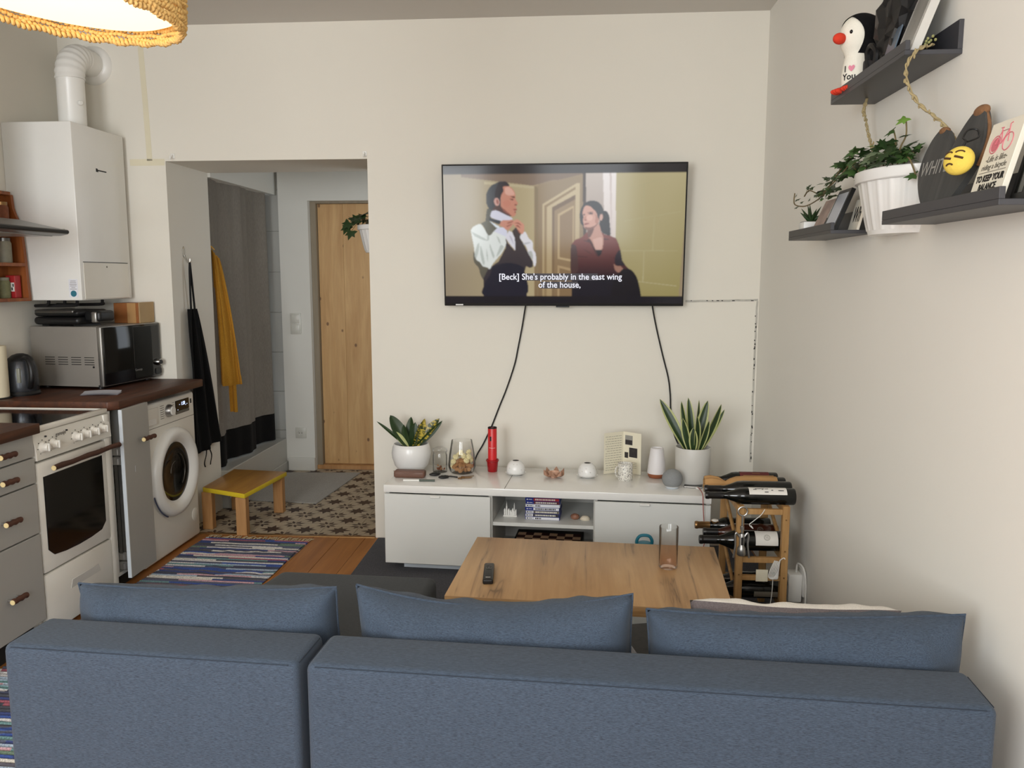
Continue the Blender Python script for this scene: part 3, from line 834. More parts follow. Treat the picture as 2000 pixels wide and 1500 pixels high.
obj('base', lathe(B(), [(0, 0), (.07, 0), (.07, .006), (0, .006)], 32), M_BLACK, t)
obj('roll', lathe(B(), [(.02, .007), (.058, .007), (.059, .012), (.059, .243), (.058, .247), (.02, .247)], 40), M_TOWEL, t)
obj('rod', tube(B(), curve([(0, 0, .006), (0, 0, .27), (-.004, 0, .33), (-.012, 0, .36), (-.004, 0, .385), (.006, 0, .38)], 30), .0045, 8), M_BLACK, t)
t = thing('letters', 'folded white letters lying on the worktop in front of the microwave', 'paper', (-2.29, -.645, .897), 12*D2R)
for i in range(2):
    b = B(); sheet(b, lambda u, v: Vector(((u-.5)*.17, (v-.5)*.075, .0015+i*.005+.006*v*v*(1+.3*i)+.004*math.sin(u*3))), 10, 6, thick=.001, M=RZ(i*.06)); obj('sheet', b, M_PAPERW, t)

t = thing('range_hood', 'slim dark steel range hood above the cooker', 'range hood')
prof = [(XL, 1.645), (-2.27, 1.642), (-2.232, 1.650), (-2.232, 1.668), (-2.27, 1.674), (-2.46, 1.715), (-2.62, 1.73), (XL, 1.73)]
MH = Matrix(((1, 0, 0, 0), (0, 0, 1, 0), (0, 1, 0, 0), (0, 0, 0, 1)))
obj('body', prism(B(), prof, -1.42, -.905, .003, 1, M=MH), M_DSTEEL, t)
obj('filter', bx(B(), XL+.05, -2.29, -1.39, -.935, 1.639, 1.645), M_STEEL, t, 0)
ct = obj('control_strip', bx(B(), -2.36, -2.25, -.907, -.902, 1.655, 1.673, .001, 1), M_STEEL, t, 0)
b = B(); bx(b, -2.315, -2.305, -.9025, -.901, 1.66, 1.668); bx(b, -2.28, -2.27, -.9025, -.901, 1.66, 1.668)
bx(b, -2.234, -2.226, -1.40, -.91, 1.652, 1.666, .003, 1)
obj('button', b, M_BLACK, ct, 0)
obj('chimney', bx(B(), XL, XL+.2, -1.28, -1.04, 1.73, ZC), M_DSTEEL, t, 0)

# spice rack, seen from its near side
t = thing('spice_rack', 'stained pine spice rack fixed to the wall beside the boiler', 'rack')
pr = [(XL, 1.345), (-2.695, 1.345), (-2.70, 1.45), (-2.705, 1.58), (-2.712, 1.68), (-2.722, 1.73), (-2.738, 1.765), (-2.748, 1.80), (-2.752, 1.86), (XL, 1.872)]
for y in (-.888, -.535): obj('side_panel', prism(B(), pr, y, y+.018, .001, 1, M=MH), M_SPICE, t, 0)
for z, x1 in ((1.345, -2.697), (1.515, -2.70), (1.69, -2.715), (1.858, -2.752)): obj('shelf', bx(B(), XL, x1, -.87, -.535, z, z+.016, .001, 1), M_SPICE, t, 0)
obj('back_panel', bx(B(), XL, XL+.006, -.87, -.535, 1.345, 1.87), M_SPICE, t, 0)
def spice(name, label, x, y, z, r, h, content, lid, frac=.85):
    t = thing(name, label, 'jar' if 'jar' in name else 'tin', (x, y, z))
    obj('jar_body', lathe(B(), [(0, 0), (r, 0), (r*1.02, .005), (r*1.02, h*.78), (r*.85, h*.88), (0, h*.88)], 24), content, t)
    obj('lid', lathe(B(), [(r*.9, h*.86), (r*.92, h*.99), (r*.88, h), (0, h)], 24), lid, t)
spice('spice_jar', 'round glass jar on the upper shelf of the spice rack above the hood', -2.76, -.60, 1.706, .032, .115, M_POTPO, M_BRASS)
spice('spice_jar', 'grey jar on the middle shelf of the spice rack below the hood', -2.757, -.60, 1.531, .030, .12, M_JARG, M_DSTEEL)
spice('spice_jar', 'jar of green herbs on the bottom shelf of the spice rack', -2.766, -.61, 1.361, .026, .10, M_GREENJ, M_JARG)
t = thing('spice_tin', 'red and white tin on the bottom shelf of the spice rack', 'tin', (-2.745, -.57, 1.361))
obj('tin_body', bx(B(), -.026, .022, -.022, .022, 0, .11, .003, 1), M_REDCAN, t)
obj('label_print', bx(B(), -.024, .018, -.0228, -.0222, .032, .075), M_LABEL, t, 0)
b = B(); 
for p in ((-.016, .05), (-.004, .06), (.006, .045), (.012, .062)): bx(b, p[0]-.003, p[0]+.003, -.0234, -.0227, p[1]-.007, p[1]+.007)
obj('print_mark', b, M_INK, t, 0)

t = thing('gas_boiler', 'white wall-hung gas boiler with a flap panel above the microwave', 'boiler')
obj('body', bx(B(), XL, -2.443, -.50, -.035, 1.347, 2.212, .006, 2), M_WHITE, t)
fl = obj('flap_panel', bx(B(), -2.446, -2.441, -.475, -.065, 1.352, 1.535, .002, 1), M_ENAM, t)
obj('gap', bx(B(), -2.4445, -2.4415, -.475, -.065, 1.536, 1.539), M_INK, t, 0)
b = B(); cyl(b, (-2.442, -.27, 1.515), (-2.440, -.27, 1.515), .005, 12); obj('lock', b, M_INKG, fl)
b = B(); bx(b, -2.444, -2.4425, -.295, -.215, 2.0, 2.007, .001, 1); prism(b, [(-.31, 1.995), (-.288, 1.995), (-.295, 2.012), (-.31, 2.012)], -2.4445, -2.4425, M=SW); obj('logo', b, M_INK, t, 0)
st = obj('sticker', bx(B(), -2.508, -2.462, -.5012, -.4998, 1.362, 1.452), M_PAPERW, t, 0)
b = B(); cyl(b, (-2.485, -.5018, 1.381), (-2.485, -.5008, 1.381), .0155, 24); obj('sticker_print', b, M_STICK, st)
b = B()
for i, w in enumerate((.034, .02, .034, .036, .032, .028)): bx(b, -2.485-w/2, -2.485+w/2, -.5016, -.501, 1.402+i*.008, 1.404+i*.008)
obj('sticker_lines', b, M_INKG, st, 0)
b = B()
for x, y in ((-2.70, -.38), (-2.64, -.34), (-2.56, -.36), (-2.52, -.2)):
    tube(b, curve([(x, y, 1.35), (x, y, 1.33), (x-.03, y+.02, 1.318), (XL+.005, y+.03, 1.315)], 20), .008, 8)
obj('connection_pipe', b, M_DARK, t)
t = thing('flue_pipe', 'white flue pipe elbow running from the boiler top into the wall', 'pipe')
obj('riser', lathe(B(), [(.066, 2.212), (.066, 2.452), (.067, 2.455), (.067, 2.465)], 36, M=T(-2.585, -.25, 0)), M_WHITE, t, 50)
b = B(); pts = []; rs = []
for i in range(29):
    a = PI/2*i/28; pts.append((-2.585-.01*i/28, -.25+.12*(1-math.cos(a)), 2.462+.13*math.sin(a))); rs.append(.0675+.0035*(i % 4 < 2))
tube(b, pts, rs, 32); obj('elbow', b, M_WHITE, t, 60)
b = B(); cyl(b, (-2.595, -.13, 2.592), (-2.60, 0, 2.592), .066, 32); obj('outlet', b, M_WHITE, t, 50)
obj('wall_collar', lathe(B(), [(.066, .03), (.075, .03), (.098, .012), (.102, 0), (.066, 0)], 40, M=T(-2.60, 0, 2.592) @ RX(PI/2)), M_WHITE, t, 50)
obj('test_port', lathe(B(), [(.012, 0), (.012, .014), (.009, .018), (0, .018)], 16, M=T(-2.525, -.28, 2.34) @ RZ(-.5) @ RY(PI/2)), M_WHITE, t)

# ================================================================== RUGS
t = thing('rag_rug', 'striped multicolour rag runner rug along the kitchen fronts', 'rug', (-1.822, -1.5, 0), -2.4*D2R)
RL, RW = 2.80, .60
def rugf(u, v):
    y = -RL/2+RL*v; x = (u-.5)*RW+.008*math.sin(y*9)
    return Vector((x, y, .006+.0028*math.sin(v*RL*2*PI/.019)+.002*noise.noise((x*9, y*9, 0))))
b = B(); sheet(b, rugf, 16, 620); sheet(b, lambda u, v: Vector(((u-.5)*RW, -RL/2+RL*v, .0008)), 1, 1)
obj('weave', b, M_RAG, t, 60)
b = B(); rnd = random.Random(5)
for i in range(60):
    x = -RW/2+RW*(i+.5)/60; a = rnd.uniform(-.018, .018); L = rnd.uniform(.03, .065)
    tube(b, [(x, RL/2-.004, .006), (x+a*.5, RL/2+L*.5, .005+rnd.random()*.006), (x+a, RL/2+L, .003)], .0022, 5)
o = obj('fringe', b, plain('cotton_fringe', (208, 194, 160), .95), t)
o = obj('carpet', prism(B(), [(-1.085, -2.25), (.95, -2.35), (.95, -.03), (-1.095, -.03)], .0005, .012, .004, 1), M_CARPET)
tag(o, 'dark grey carpet under the white media bench and coffee table', 'carpet')

# ================================================================== SOFA
t = thing('sofa', 'blue-grey corner sofa with a chaise seen from behind', 'sofa')
SA = -3.3*D2R
def pt(s, d):      # along the back (0..2.15), depth toward the room's far end
    return (-1.315+s*math.cos(SA)-d*math.sin(SA), -2.715+s*math.sin(SA)+d*math.cos(SA))
def backblock(s0, s1, z1):
    b = B(); prism(b, [pt(s0, 0), pt(s1, 0), pt(s1, .165), pt(s0, .165)], .03, z1, .018, 4); return b
BS = [(0, .715), (.732, 2.155)]
for s0, s1 in BS:
    bk = obj('backrest', backblock(s0, s1, .62), M_SOFA, t, 70)
    b = B(); e = .012
    A_, B_ = pt(s0+.022, -.0005), pt(s1-.022, -.0005)
    tube(b, [(A_[0], A_[1]+.004, .6135), (B_[0], B_[1]+.004, .6135)], .0014, 6)
    for ss, sg in ((s0, -1), (s1, 1)):
        p, q = pt(ss+sg*.0005, .02), pt(ss+sg*.0005, .145); tube(b, [(p[0]-sg*.004, p[1], .6135), (q[0]-sg*.004, q[1], .6135)], .0014, 6)
    obj('seam', b, M_SEAM, bk)
obj('chaise_seat', prism(B(), [(-1.30, -2.575), (-.525, -2.60), (-.492, -1.572), (-1.085, -1.547)], .05, .38, .03, 4), M_SOFAD, t, 70)
obj('seat', prism(B(), [(-.515, -2.60), (.80, -2.675), (.825, -2.175), (-.50, -2.13)], .05, .38, .03, 4), M_SOFAD, t, 70)
obj('armrest', prism(B(), [(.70, -2.66), (.81, -2.665), (.84, -2.10), (.73, -2.10)], .05, .46, .03, 4), M_SOFAD, t, 70)
for x, y in ((-1.24, -2.66), (.75, -2.78), (-1.05, -1.62), (-.56, -1.63), (.75, -2.2)): obj('leg', cyl(B(), (x, y, .0125 if y > -2.3 else 0), (x, y, .06), .02, 12), M_BLACK, t)

def pillow(w, h, th, seed, corner=.05, sag=.0):
    """cushion in its own xz plane, thickness along y, base at z=0"""
    b = B(); rnd = random.Random(seed); ox = rnd.random()*50
    def surf(sgn):
        def f(u, v):
            a, c = 2*u-1, 2*v-1
            px = w/2*a*(1-corner*(1-c*c)*abs(a)**3*.6); pz = h/2+h/2*c*(1-corner*(1-a*a)*abs(c)**3*.6)
            pz -= sag*(1-a*a)*v
            prof = max(0, (1-abs(a)**6)*(1-abs(c)**4))**.55
            wr = .016*noise.noise((px*7+ox, pz*6, sgn))*prof+.02*noise.noise((px*17+ox+pz*8, pz*7, sgn*3))*prof**.5*(.35+abs(c)**2)
            pz += .010*noise.noise((px*6+ox, 3.3, 1.7))*v*(1-a*a)
            return Vector((px, sgn*(th/2*prof+wr), pz))
        return f
    sheet(b, surf(-1), 56, 30); sheet(b, surf(1), 56, 30)
    bmesh.ops.remove_doubles(b, verts=b.verts[:], dist=.0006)
    bmesh.ops.recalc_face_normals(b, faces=b.faces[:])
    edge = [Vector((w/2*a*(1-corner*(1-c*c)*abs(a)**3*.6), 0, h/2+h/2*c*(1-corner*(1-a*a)*abs(c)**3*.6)-sag*(1-a*a)*(c+1)/2))
            for a, c in [(-1+2*i/40, 1) for i in range(41)]+[(1, 1-2*i/20) for i in range(1, 21)]+[(1-2*i/40, -1) for i in range(1, 41)]+[(-1, -1+2*i/20) for i in range(1, 21)]]
    return b, edge
CUSH = [(-.925, -2.445, .70, .298, 'blue-grey back cushion on the chaise, left of three along the sofa', .012, 4),
        (-.190, -2.482, .68, .325, 'blue-grey back cushion in the middle of the sofa, its right corner raised', .045, 11),
        (.542, -2.525, .71, .308, 'blue-grey back cushion nearest the right wall on the sofa', .012, 23)]
for x, y, w, h, lab, sag, sd in CUSH:
    t = thing('back_cushion', lab, 'cushion', (x, y, .386), 0, 'loose back cushions of the sofa', rot=(6*D2R, (-1 if sd == 11 else -2.1)*D2R, SA))
    bm_, ed = pillow(w, h, .185, sd, .03, sag)
    obj('cover', bm_, M_SOFA, t, 80)
    obj('edge_seam', tube(B(), ed, .0028, 6), M_SOFA, t)
t = thing('throw_pillow', 'grey and white throw pillow lying behind the right back cushion', 'pillow', (.565, -2.30, .378), SA, rot=(16*D2R, 0, SA))
bm_, ed = pillow(.52, .265, .12, 31, .08, 0)
for f in bm_.faces:
    c = f.calc_center_median()
    f.material_index = 1 if c.y > -.002 else 0
obj('cover', bm_, [M_PILG, M_PILW], t, 80)

# ================================================================== MEDIA BENCH (rotated slightly off the wall)
BA = -3.7*D2R
BL, BD = 1.577, .45
t = thing('media_bench', 'white media bench with two drop doors and an open middle', 'media bench', (-.934, -.539, .012), BA)
BT = .438      # top of the bench above its base
bench = t
obj('top', bx(B(), 0, BL, -.004, BD, .400, BT, .003, 2), M_GLOSS, t)
obj('top_joint', bx(B(), .60, .603, .0, BD-.002, BT-.0008, BT+.0003), M_INKG, t, 0)
for x0, x1 in ((.006, .024), (.522, .540), (1.030, 1.048), (BL-.024, BL-.006)):
    obj('upright', bx(B(), x0, x1, .016, BD-.004, .045, .400), M_STANDI, t, 0)
obj('back_board', bx(B(), .024, BL-.024, BD-.012, BD-.004, .05, .400), M_STANDI, t, 0)
obj('bottom_board', bx(B(), .006, BL-.006, .016, BD-.004, .045, .062), M_STANDI, t, 0)
obj('shelf', bx(B(), .540, 1.030, .022, BD-.012, .246, .264, .001, 1), M_STANDF, t, 0)
for x0, x1, hx in ((.002, .532, .26), (1.036, BL-.002, 1.27)):
    dd = obj('drop_door', bx(B(), x0, x1, -.002, .015, .040, .392, .002, 1), M_STANDF, t, 0)
    obj('tab_handle', bx(B(), hx-.024, hx+.024, -.012, 0, .380, .391, .002, 1), M_WHITE, dd, 0)
obj('plinth', bx(B(), .08, BL-.08, .06, BD-.05, 0, .045), M_GREYE, t, 0)
obj('cam_cap', bx(B(), -.003, .001, .01, .02, .395, .402), M_POTG, t, 0)
ZT = .450

def on(name, label, cat, x, y, rz=0, group=None, z=ZT): return thing(name, label, cat, (x, y, z), rz, group)

# croton in a white bowl pot
def strap_leaf(L, w, bend, mats, fold=.15, twist=0, tipw=.6, cols=4):
    """a leaf rising along +z, bending to +y"""
    b = B(); n = 14
    def f(u, v):
        s = u; a = bend*s
        cy = L*(1-math.cos(a))/bend if abs(bend) > 1e-3 else 0
        cz = L*math.sin(a)/bend if abs(bend) > 1e-3 else L*s
        wd = w*max(.0, (math.sin(PI*min(1, .12+.88*s)**tipw)))**.7 if s < 1 else 0
        x = (v-.5)*2*wd; tw = twist*s
        n_ = fold*abs(x)
        return Vector((x*math.cos(tw), cy-n_*math.cos(a)+x*math.sin(tw), cz+n_*math.sin(a)))
    sheet(b, f, n, 6)
    for i, fc in enumerate(b.faces):
        j = i % 6
        fc.material_index = 1 if (len(mats) > 1 and j in (0, 5)) else 0
    bmesh.ops.solidify(b, geom=b.faces[:], thickness=.0012)
    return b
t = on('croton_plant', 'croton plant with broad leaves in a white round pot on the bench', 'plant', -.857, -.225)
pot = obj('pot', lathe(B(), [(0, 0), (.062, 0), (.066, .003), (.088, .03), (.101, .07), (.103, .095), (.098, .125), (.092, .142), (.089, .144), (.086, .141), (.092, .12), (.094, .09)], 48,
                       fn=lambda r, z, a: r*(1+.004*math.sin(z*420))), M_CERAM, t, 60)
obj('soil', lathe(B(), [(0, .118), (.091, .118)], 32), M_SOIL, t)
M_CROT = M_LEAF
k = NT('croton_yellow'); f_ = k.noise(k.coords((30, 10, 60)), 1.3, 3, .6, .4)
k.base(k.ramp(f_, [(.46, lin((40, 58, 26))), (.58, lin((196, 172, 64)))])); k.set(Roughness=.35); M_CROTY = k.m
for lx, ly, L, w, spin, mt in ((-30, 6, .205, .034, 22, M_LEAF), (-46, 0, .22, .010, 40, M_LEAF), (-4, 4, .165, .028, -20, M_LEAF), (38, 4, .205, .026, -16, M_CROTY), (48, 2, .205, .017, 20, M_LEAF), (26, -4, .17, .024, 30, M_CROTY),
                       (10, -8, .14, .024, 12, M_LEAF), (-18, -8, .13, .024, -30, M_LEAF), (-38, -4, .11, .018, 10, M_LEAFE), (20, 14, .13, .022, 60, M_LEAF)):
    o = obj('leaf', strap_leaf(L, w, .3, [mt], .3, 0, 1.2), mt, t, 60); o.matrix_local = T(lx*.0004, 0, .118) @ RY(lx*D2R) @ RX(-ly*D2R) @ RZ(spin*D2R)
t = on('glasses_case', 'brown leather glasses case in front of the croton pot', 'case', -.833, -.385, -2*D2R)
b = B(); bx(b, -.080, .080, -.028, .028, 0, .038, .012, 4); cs = obj('body', b, M_LTHR, t, 60)
obj('flap', prism(B(), [(-.079, .036), (-.04, .033), (-.015, .023), (0, .02), (.015, .023), (.04, .033), (.079, .036), (.079, .0385), (-.079, .0385)], .027, .0295, .0005, 1, M=RX(PI/2)), M_LTHR, cs)
t = on('lidded_jar', 'small lidded glass jar of dried potpourri beside the croton pot', 'jar', -.700, -.255)
obj('glass', lathe(B(), [(0, 0), (.036, 0), (.038, .004), (.038, .09), (.034, .1), (.034, .104), (.031, .104), (.0325, .098), (.0355, .088), (.0355, .006), (0, .005)], 36), M_GLASS, t, 50)
obj('lid', lathe(B(), [(0, .104), (.036, .105), (.039, .112), (.036, .124), (.02, .13), (0, .131)], 36), M_GLASS, t, 50)
rnd = random.Random(8)
for i in range(16):
    a, r = rnd.random()*6.28, rnd.random()*.024
    b = B(); ell(b, (0, 0, 0), (rnd.uniform(.006, .011), rnd.uniform(.005, .009), .004), 8, 6); o = obj('petal', b, [M_POTPO, M_CORK][i % 3 == 0], t)
    o.location = (r*math.cos(a), r*math.sin(a), .010+.004*(i//3)); o.rotation_euler = (rnd.random(), rnd.random(), rnd.random()*6)
t = on('glass_vase', 'wide clear glass vase filled with wine corks and cream dried flowers', 'vase', -.583, -.262)
obj('glass', lathe(B(), [(0, 0), (.052, 0), (.064, .008), (.071, .03), (.072, .045), (.066, .10), (.054, .172), (.0515, .172), (.0635, .10), (.0695, .045), (.068, .03), (.061, .011), (0, .007)], 48), M_GLASS, t, 60)
rnd = random.Random(12)
for i in range(22):
    lay = i//8; a = i*2.4; r = (.042 if lay < 2 else .03)*math.sqrt(rnd.random())
    b = B(); cyl(b, (-.021, 0, 0), (.021, 0, 0), .0108, 12); o = obj('cork', b, M_CORK, t)
    o.location = (r*math.cos(a), r*math.sin(a), .020+.020*lay); o.rotation_euler = (0, rnd.uniform(-.35, .35), rnd.random()*6.28)
for i, (x, y, z) in enumerate(((-.046, -.025, .062), (-.034, -.01, .084), (.03, -.03, .07), (.042, -.015, .088), (.012, -.02, .092), (-.008, .02, .1), (.05, .01, .066), (-.052, -.005, .036), (.035, .02, .105), (-.02, .03, .09))):
    b = B()
    for q in range(7):
        a = q*.9; ell(b, (.009*math.cos(a), .009*math.sin(a), .0), (.0075, .0075, .009), 8, 6)
    ell(b, (0, 0, .003), (.008, .008, .009), 8, 6)
    o = obj('dried_flower', b, M_PETAL, t, 80); o.location = (x*.92, y, z); o.rotation_euler = (.5, .3*i, 0)
t = on('red_tube', 'red tube standing in a dark red cup on the bench', 'tube', -.427, -.225)
cp = obj('cup', lathe(B(), [(0, 0), (.024, 0), (.0255, .003), (.030, .054), (.034, .056), (.034, .064), (.029, .064), (.024, .01)], 36), M_DRED, t)
tb = obj('tube', lathe(B(), [(0, .012), (.0235, .012), (.0235, .232), (.0225, .234), (.0225, .226), (0, .226)], 36), M_RED, t)
obj('black_rim', lathe(B(), [(.0238, .229), (.0238, .2355), (.0225, .236), (.0222, .229)], 36), M_BLACK, tb)
b = B(); sheet(b, lambda u, v: Vector((.0239*math.sin(-.5+u*.38), -.0239*math.cos(-.5+u*.38), .165+v*.024)), 6, 1); obj('logo_mark', b, M_INK, tb)
b = B(); sheet(b, lambda u, v: Vector((.0239*math.sin(-.75+u*1.5), -.0239*math.cos(-.75+u*1.5), .128+v*.0012)), 12, 1); obj('print_line', b, M_LABEL, tb)

def dome(x, y, lab, rz):
    t = on('tealight_dome', lab, 'tealight holder', x, y, rz)
    obj('saucer', lathe(B(), [(0, 0), (.028, 0), (.034, .003), (.052, .010), (.054, .013), (.05, .0135), (.032, .008), (0, .007)], 40), M_CERAM, t, 60)
    obj('dome', lathe(B(), [(.046, .0125), (.0485, .02), (.0475, .036), (.041, .055), (.030, .068), (.019, .074), (.0165, .074), (.028, .066), (.038, .053), (.044, .036), (.045, .02)], 40), M_CERAM, t, 60)
    b = B(); rnd = random.Random(int(x*100)); 
    for i in range(14):
        a = i*.45; z = .025+.035*rnd.random(); r = .0482 if z < .04 else .0475-(z-.04)*.5
        ell(b, (r*math.cos(a), r*math.sin(a), z), (.003, .003, .0022), 6, 4)
    obj('relief', b, M_POTG, t)
    obj('smoke_hole', lathe(B(), [(0, .0725), (.017, .0735)], 24), M_DARK, t)
dome(-.300, -.285, 'white porcelain tealight dome on a saucer next to the red tube', 0)
dome(.068, -.315, 'white porcelain tealight dome on a saucer next to the folded card', .5)
t = on('lotus_tealight', 'salmon pink lotus shaped tealight bowl between the two white domes', 'tealight holder', -.102, -.328)
obj('cup', lathe(B(), [(0, 0), (.018, 0), (.026, .012), (.03, .028), (.026, .028), (.02, .012), (0, .008)], 24), M_PINK, t)
for i in range(6):
    a = i*PI/3
    b = B(); sheet(b, lambda u, v: Vector(((.020+.034*u)+.0*v, (v-.5)*.052*math.sin(PI*(.25+.6*u))*(1 if u < .98 else .1), .006+.040*u**1.2-.03*u*(2*abs(v-.5))**2)), 8, 8, thick=.003); o = obj('petal', b, M_PINK, t, 60); o.rotation_euler = (0, 0, a+.3)
# folded card
t = on('greeting_card', 'tall cream folded card with handwriting and pasted photos behind the speckled mug', 'card', .255, -.185)
CW, CH = .12, .215
def panel(sgn, ang):
    return RZ(ang)
MA = RZ((180+32)*D2R); MBm = RZ(-38*D2R)
p1 = obj('written_panel', bx(B(), 0, CW, -.0008, .0008, .0005, CH, M=MA), M_PAPER, t, 0)
p2 = obj('photo_panel', bx(B(), 0, CW*.92, -.0008, .0008, .0005, CH, M=MBm), M_PAPER, t, 0)
b = B(); rnd = random.Random(2)
for i in range(15):
    x = .012; z = CH-.022-i*.0125
    while x < CW-.014:
        w = rnd.uniform(.006, .018); bx(b, x, min(x+w, CW-.008), .0009, .0014, z, z+.0016, M=MA); x += w+.004
obj('handwriting', b, M_INKG, p1, 0)
for i, (x0, x1, z0, z1) in enumerate(((.012, .058, .148, .198), (.038, .088, .085, .135), (.010, .032, .078, .108))):
    ph = obj('photo', bx(B(), x0, x1, -.0014, -.0008, z0, z1, M=MBm), M_PHOTO if i == 0 else M_PHOTOD, p2, 0)
    if i == 0: obj('photo_figures', bx(B(), x0+.002, x1-.002, -.0018, -.0013, z0+.001, z0+.026, M=MBm), M_PHOTOD, ph, 0)
b = B()
for i in range(4): bx(b, .03, .085, -.0012, -.0009, .03+i*.009, .0315+i*.009, M=MBm)
obj('handwriting', b, M_INKG, p2, 0)
t = on('speckled_mug', 'white mug with black speckles in front of the folded card', 'mug', .256, -.355)
obj('cup', lathe(B(), [(0, 0), (.034, 0), (.037, .004), (.0375, .012), (.0375, .083), (.036, .085), (.0345, .083), (.0345, .01), (0, .007)], 40), M_MUG, t, 50)
obj('handle', tube(B(), curve([(-.034, 0, .068), (-.05, -.004, .07), (-.058, -.006, .048), (-.05, -.004, .024), (-.035, 0, .02)], 24), .0045, 8, M=RZ(.45)), M_MUG, t)
t = on('aroma_diffuser', 'white tapered aroma diffuser with a brown base beside the snake plant', 'diffuser', .419, -.288)
obj('base', lathe(B(), [(0, 0), (.036, 0), (.042, .006), (.0465, .022), (0, .022)], 40), M_TERRA, t, 60)
obj('body', lathe(B(), [(.0465, .0222), (.0468, .026), (.042, .08), (.0325, .148), (.030, .152), (.027, .152), (.026, .147), (0, .146)], 40), M_MIST, t, 60)
t = on('smart_speaker', 'grey fabric ball-shaped smart speaker at the front of the bench', 'speaker', .473, -.505)
obj('body', lathe(B(), [(0, .094)]+[(.0495*math.sin(a), .0465+.0475*math.cos(a)) for a in [i*PI/20 for i in range(1, 17)]], 40), M_SPKR, t, 80)
obj('base_ring', lathe(B(), [(0, 0), (.027, 0), (.0305, .004), (.0335, .0105), (0, .012)], 36), M_GREYE, t, 60)
obj('light_ring', lathe(B(), [(.031, .006), (.0345, .0125), (.033, .0135), (.03, .008)], 36), M_WHITE, t)

t = on('snake_plant', 'snake plant with tall pale-edged leaves in a pale grey cylinder pot', 'plant', .584, -.395)
obj('pot', lathe(B(), [(0, 0), (.080, 0), (.083, .004), (.0865, .18), (.0855, .183), (.082, .183), (.081, .16)], 48), M_POTG, t, 50)
obj('soil', lathe(B(), [(0, .158), (.0815, .158)], 32), M_SOIL, t)
# lean sideways, lean back, length, half width, bend, spin
SN = [(-26, 4, .31, .026, .25, 14, -.028, .0), (-11, -3, .27, .017, .1, -25, -.018, .012), (-4, 2, .285, .021, .1, 20, -.004, .0), (12, 3, .275, .026, .12, -18, .012, .01), (25, -3, .275, .024, .2, 24, .03, -.004),
      (31, 5, .255, .014, -.25, -35, .038, .006), (4, -10, .20, .022, .25, 30, .006, -.028), (-15, -9, .19, .021, .2, -20, -.018, -.026), (17, -9, .18, .018, .2, 15, .022, -.024), (8, 9, .27, .018, .1, 40, .006, .03), (-3, -14, .14, .022, .3, -8, -.004, -.036)]
for lx, ly, L, w, bend, spin, px_, py_ in SN:
    o = obj('leaf', strap_leaf(L*.95, w, bend, [M_LEAF, M_LEAFE], .3, .25 if lx > 0 else -.25, 1.35), [M_LEAF, M_LEAFE], t, 60)
    o.matrix_local = T(px_, py_, .155) @ RY(lx*D2R) @ RX(-ly*D2R) @ RZ(spin*D2R)
    if L > .25:
        tip = o.matrix_local @ Vector((0, L*.95*(1-math.cos(bend))/bend, L*.95*math.sin(bend)/bend))
        b = B(); tube(b, [tip-Vector((0, 0, .010)), tip+Vector((random.uniform(-.004, .004), 0, .012)), tip+Vector((random.uniform(-.006, .006), 0, .024))], [.0022, .0013, .0005], 5); obj('leaf_tip', b, M_BROWN, t)

t = on('smartphone', 'black smartphone charging on the right front corner of the bench', 'phone', .578, -.478, -12*D2R)
obj('body', bx(B(), -.045, .045, -.025, .045, .001, .010, .004, 3, M=RX(3*D2R)), M_STEEL, t)
obj('screen', bx(B(), -.042, .042, -.022, .042, .0098, .0108, .0005, 1, M=RX(3*D2R)), M_BLACKG, t)
o = obj('note', prism(B(), [(.60, -.50), (.642, -.50), (.648, -.415), (.612, -.405)], ZT+.0003, ZT+.0012), M_PAPERW); tag(o, 'small white paper note beside the phone on the bench', 'paper')
t = thing('charging_cable', 'thin red charging cable hanging from the phone down the bench front', 'cable')
pts = curve([(.592, -.502, .456), (.596, -.56, .462), (.598, -.64, .458), (.598, -.660, .42), (.604, -.662, .34), (.612, -.664, .27), (.602, -.666, .20), (.575, -.668, .12), (.56, -.675, .06), (.56, -.70, .016)], 60)
obj('cord', tube(B(), pts, .0022, 6), M_CABR, t)
b = B(); bx(b, .584, .600, -.525, -.498, .4505, .459, .002, 1); obj('plug', b, M_WHITE, t)
# keys and pen
def fob(x, y, rz, lab):
    t = on('car_key', lab, 'key', x, y, rz)
    bd = obj('fob', ell(B(), (0, 0, .0085), (.030, .017, .0085), 24, 12), M_BLACK, t, 80)
    b = B()
    for q in (-.01, .006): ell(b, (q, 0, .016), (.006, .006, .0015), 10, 6)
    obj('button', b, M_INK, bd)
    return t
fob(-.712, -.345, .35, 'black oval car key nearest the brown glasses case')
t = fob(-.656, -.40, .45, 'black oval car key with brass keys attached')
b = B(); tube(b, curve([(.028, 0, .009), (.05, -.008, .006), (.065, -.02, .005)], 12), .004, 6); obj('strap', b, M_BLACK, t)
for i, (x, a) in enumerate(((.085, -.35), (.09, -.55), (.10, -.15))):
    b = B(); cyl(b, (x-.01, -.032, .002+i*.003), (x-.01, -.032, .004+i*.003), .011, 16); prism(b, [(x, -.036), (x+.045, -.036), (x+.05, -.032), (x+.04, -.028), (x, -.028)], .002+i*.003, .004+i*.003)
    o = obj('key_blade', b, M_BRASS, t); o.rotation_euler = (0, 0, a*.25)
t = on('pen', 'thin pen half white and half dark green near the bench front edge', 'pen', -.77, -.468, 2*D2R)
obj('barrel', cyl(B(), (-.08, 0, .0055), (.005, 0, .0055), .005, 12), M_WHITE, t)
obj('cap', cyl(B(), (.0, 0, .0058), (.078, 0, .0058), .0056, 12), plain('green_cap', (74, 84, 74), .4), t)

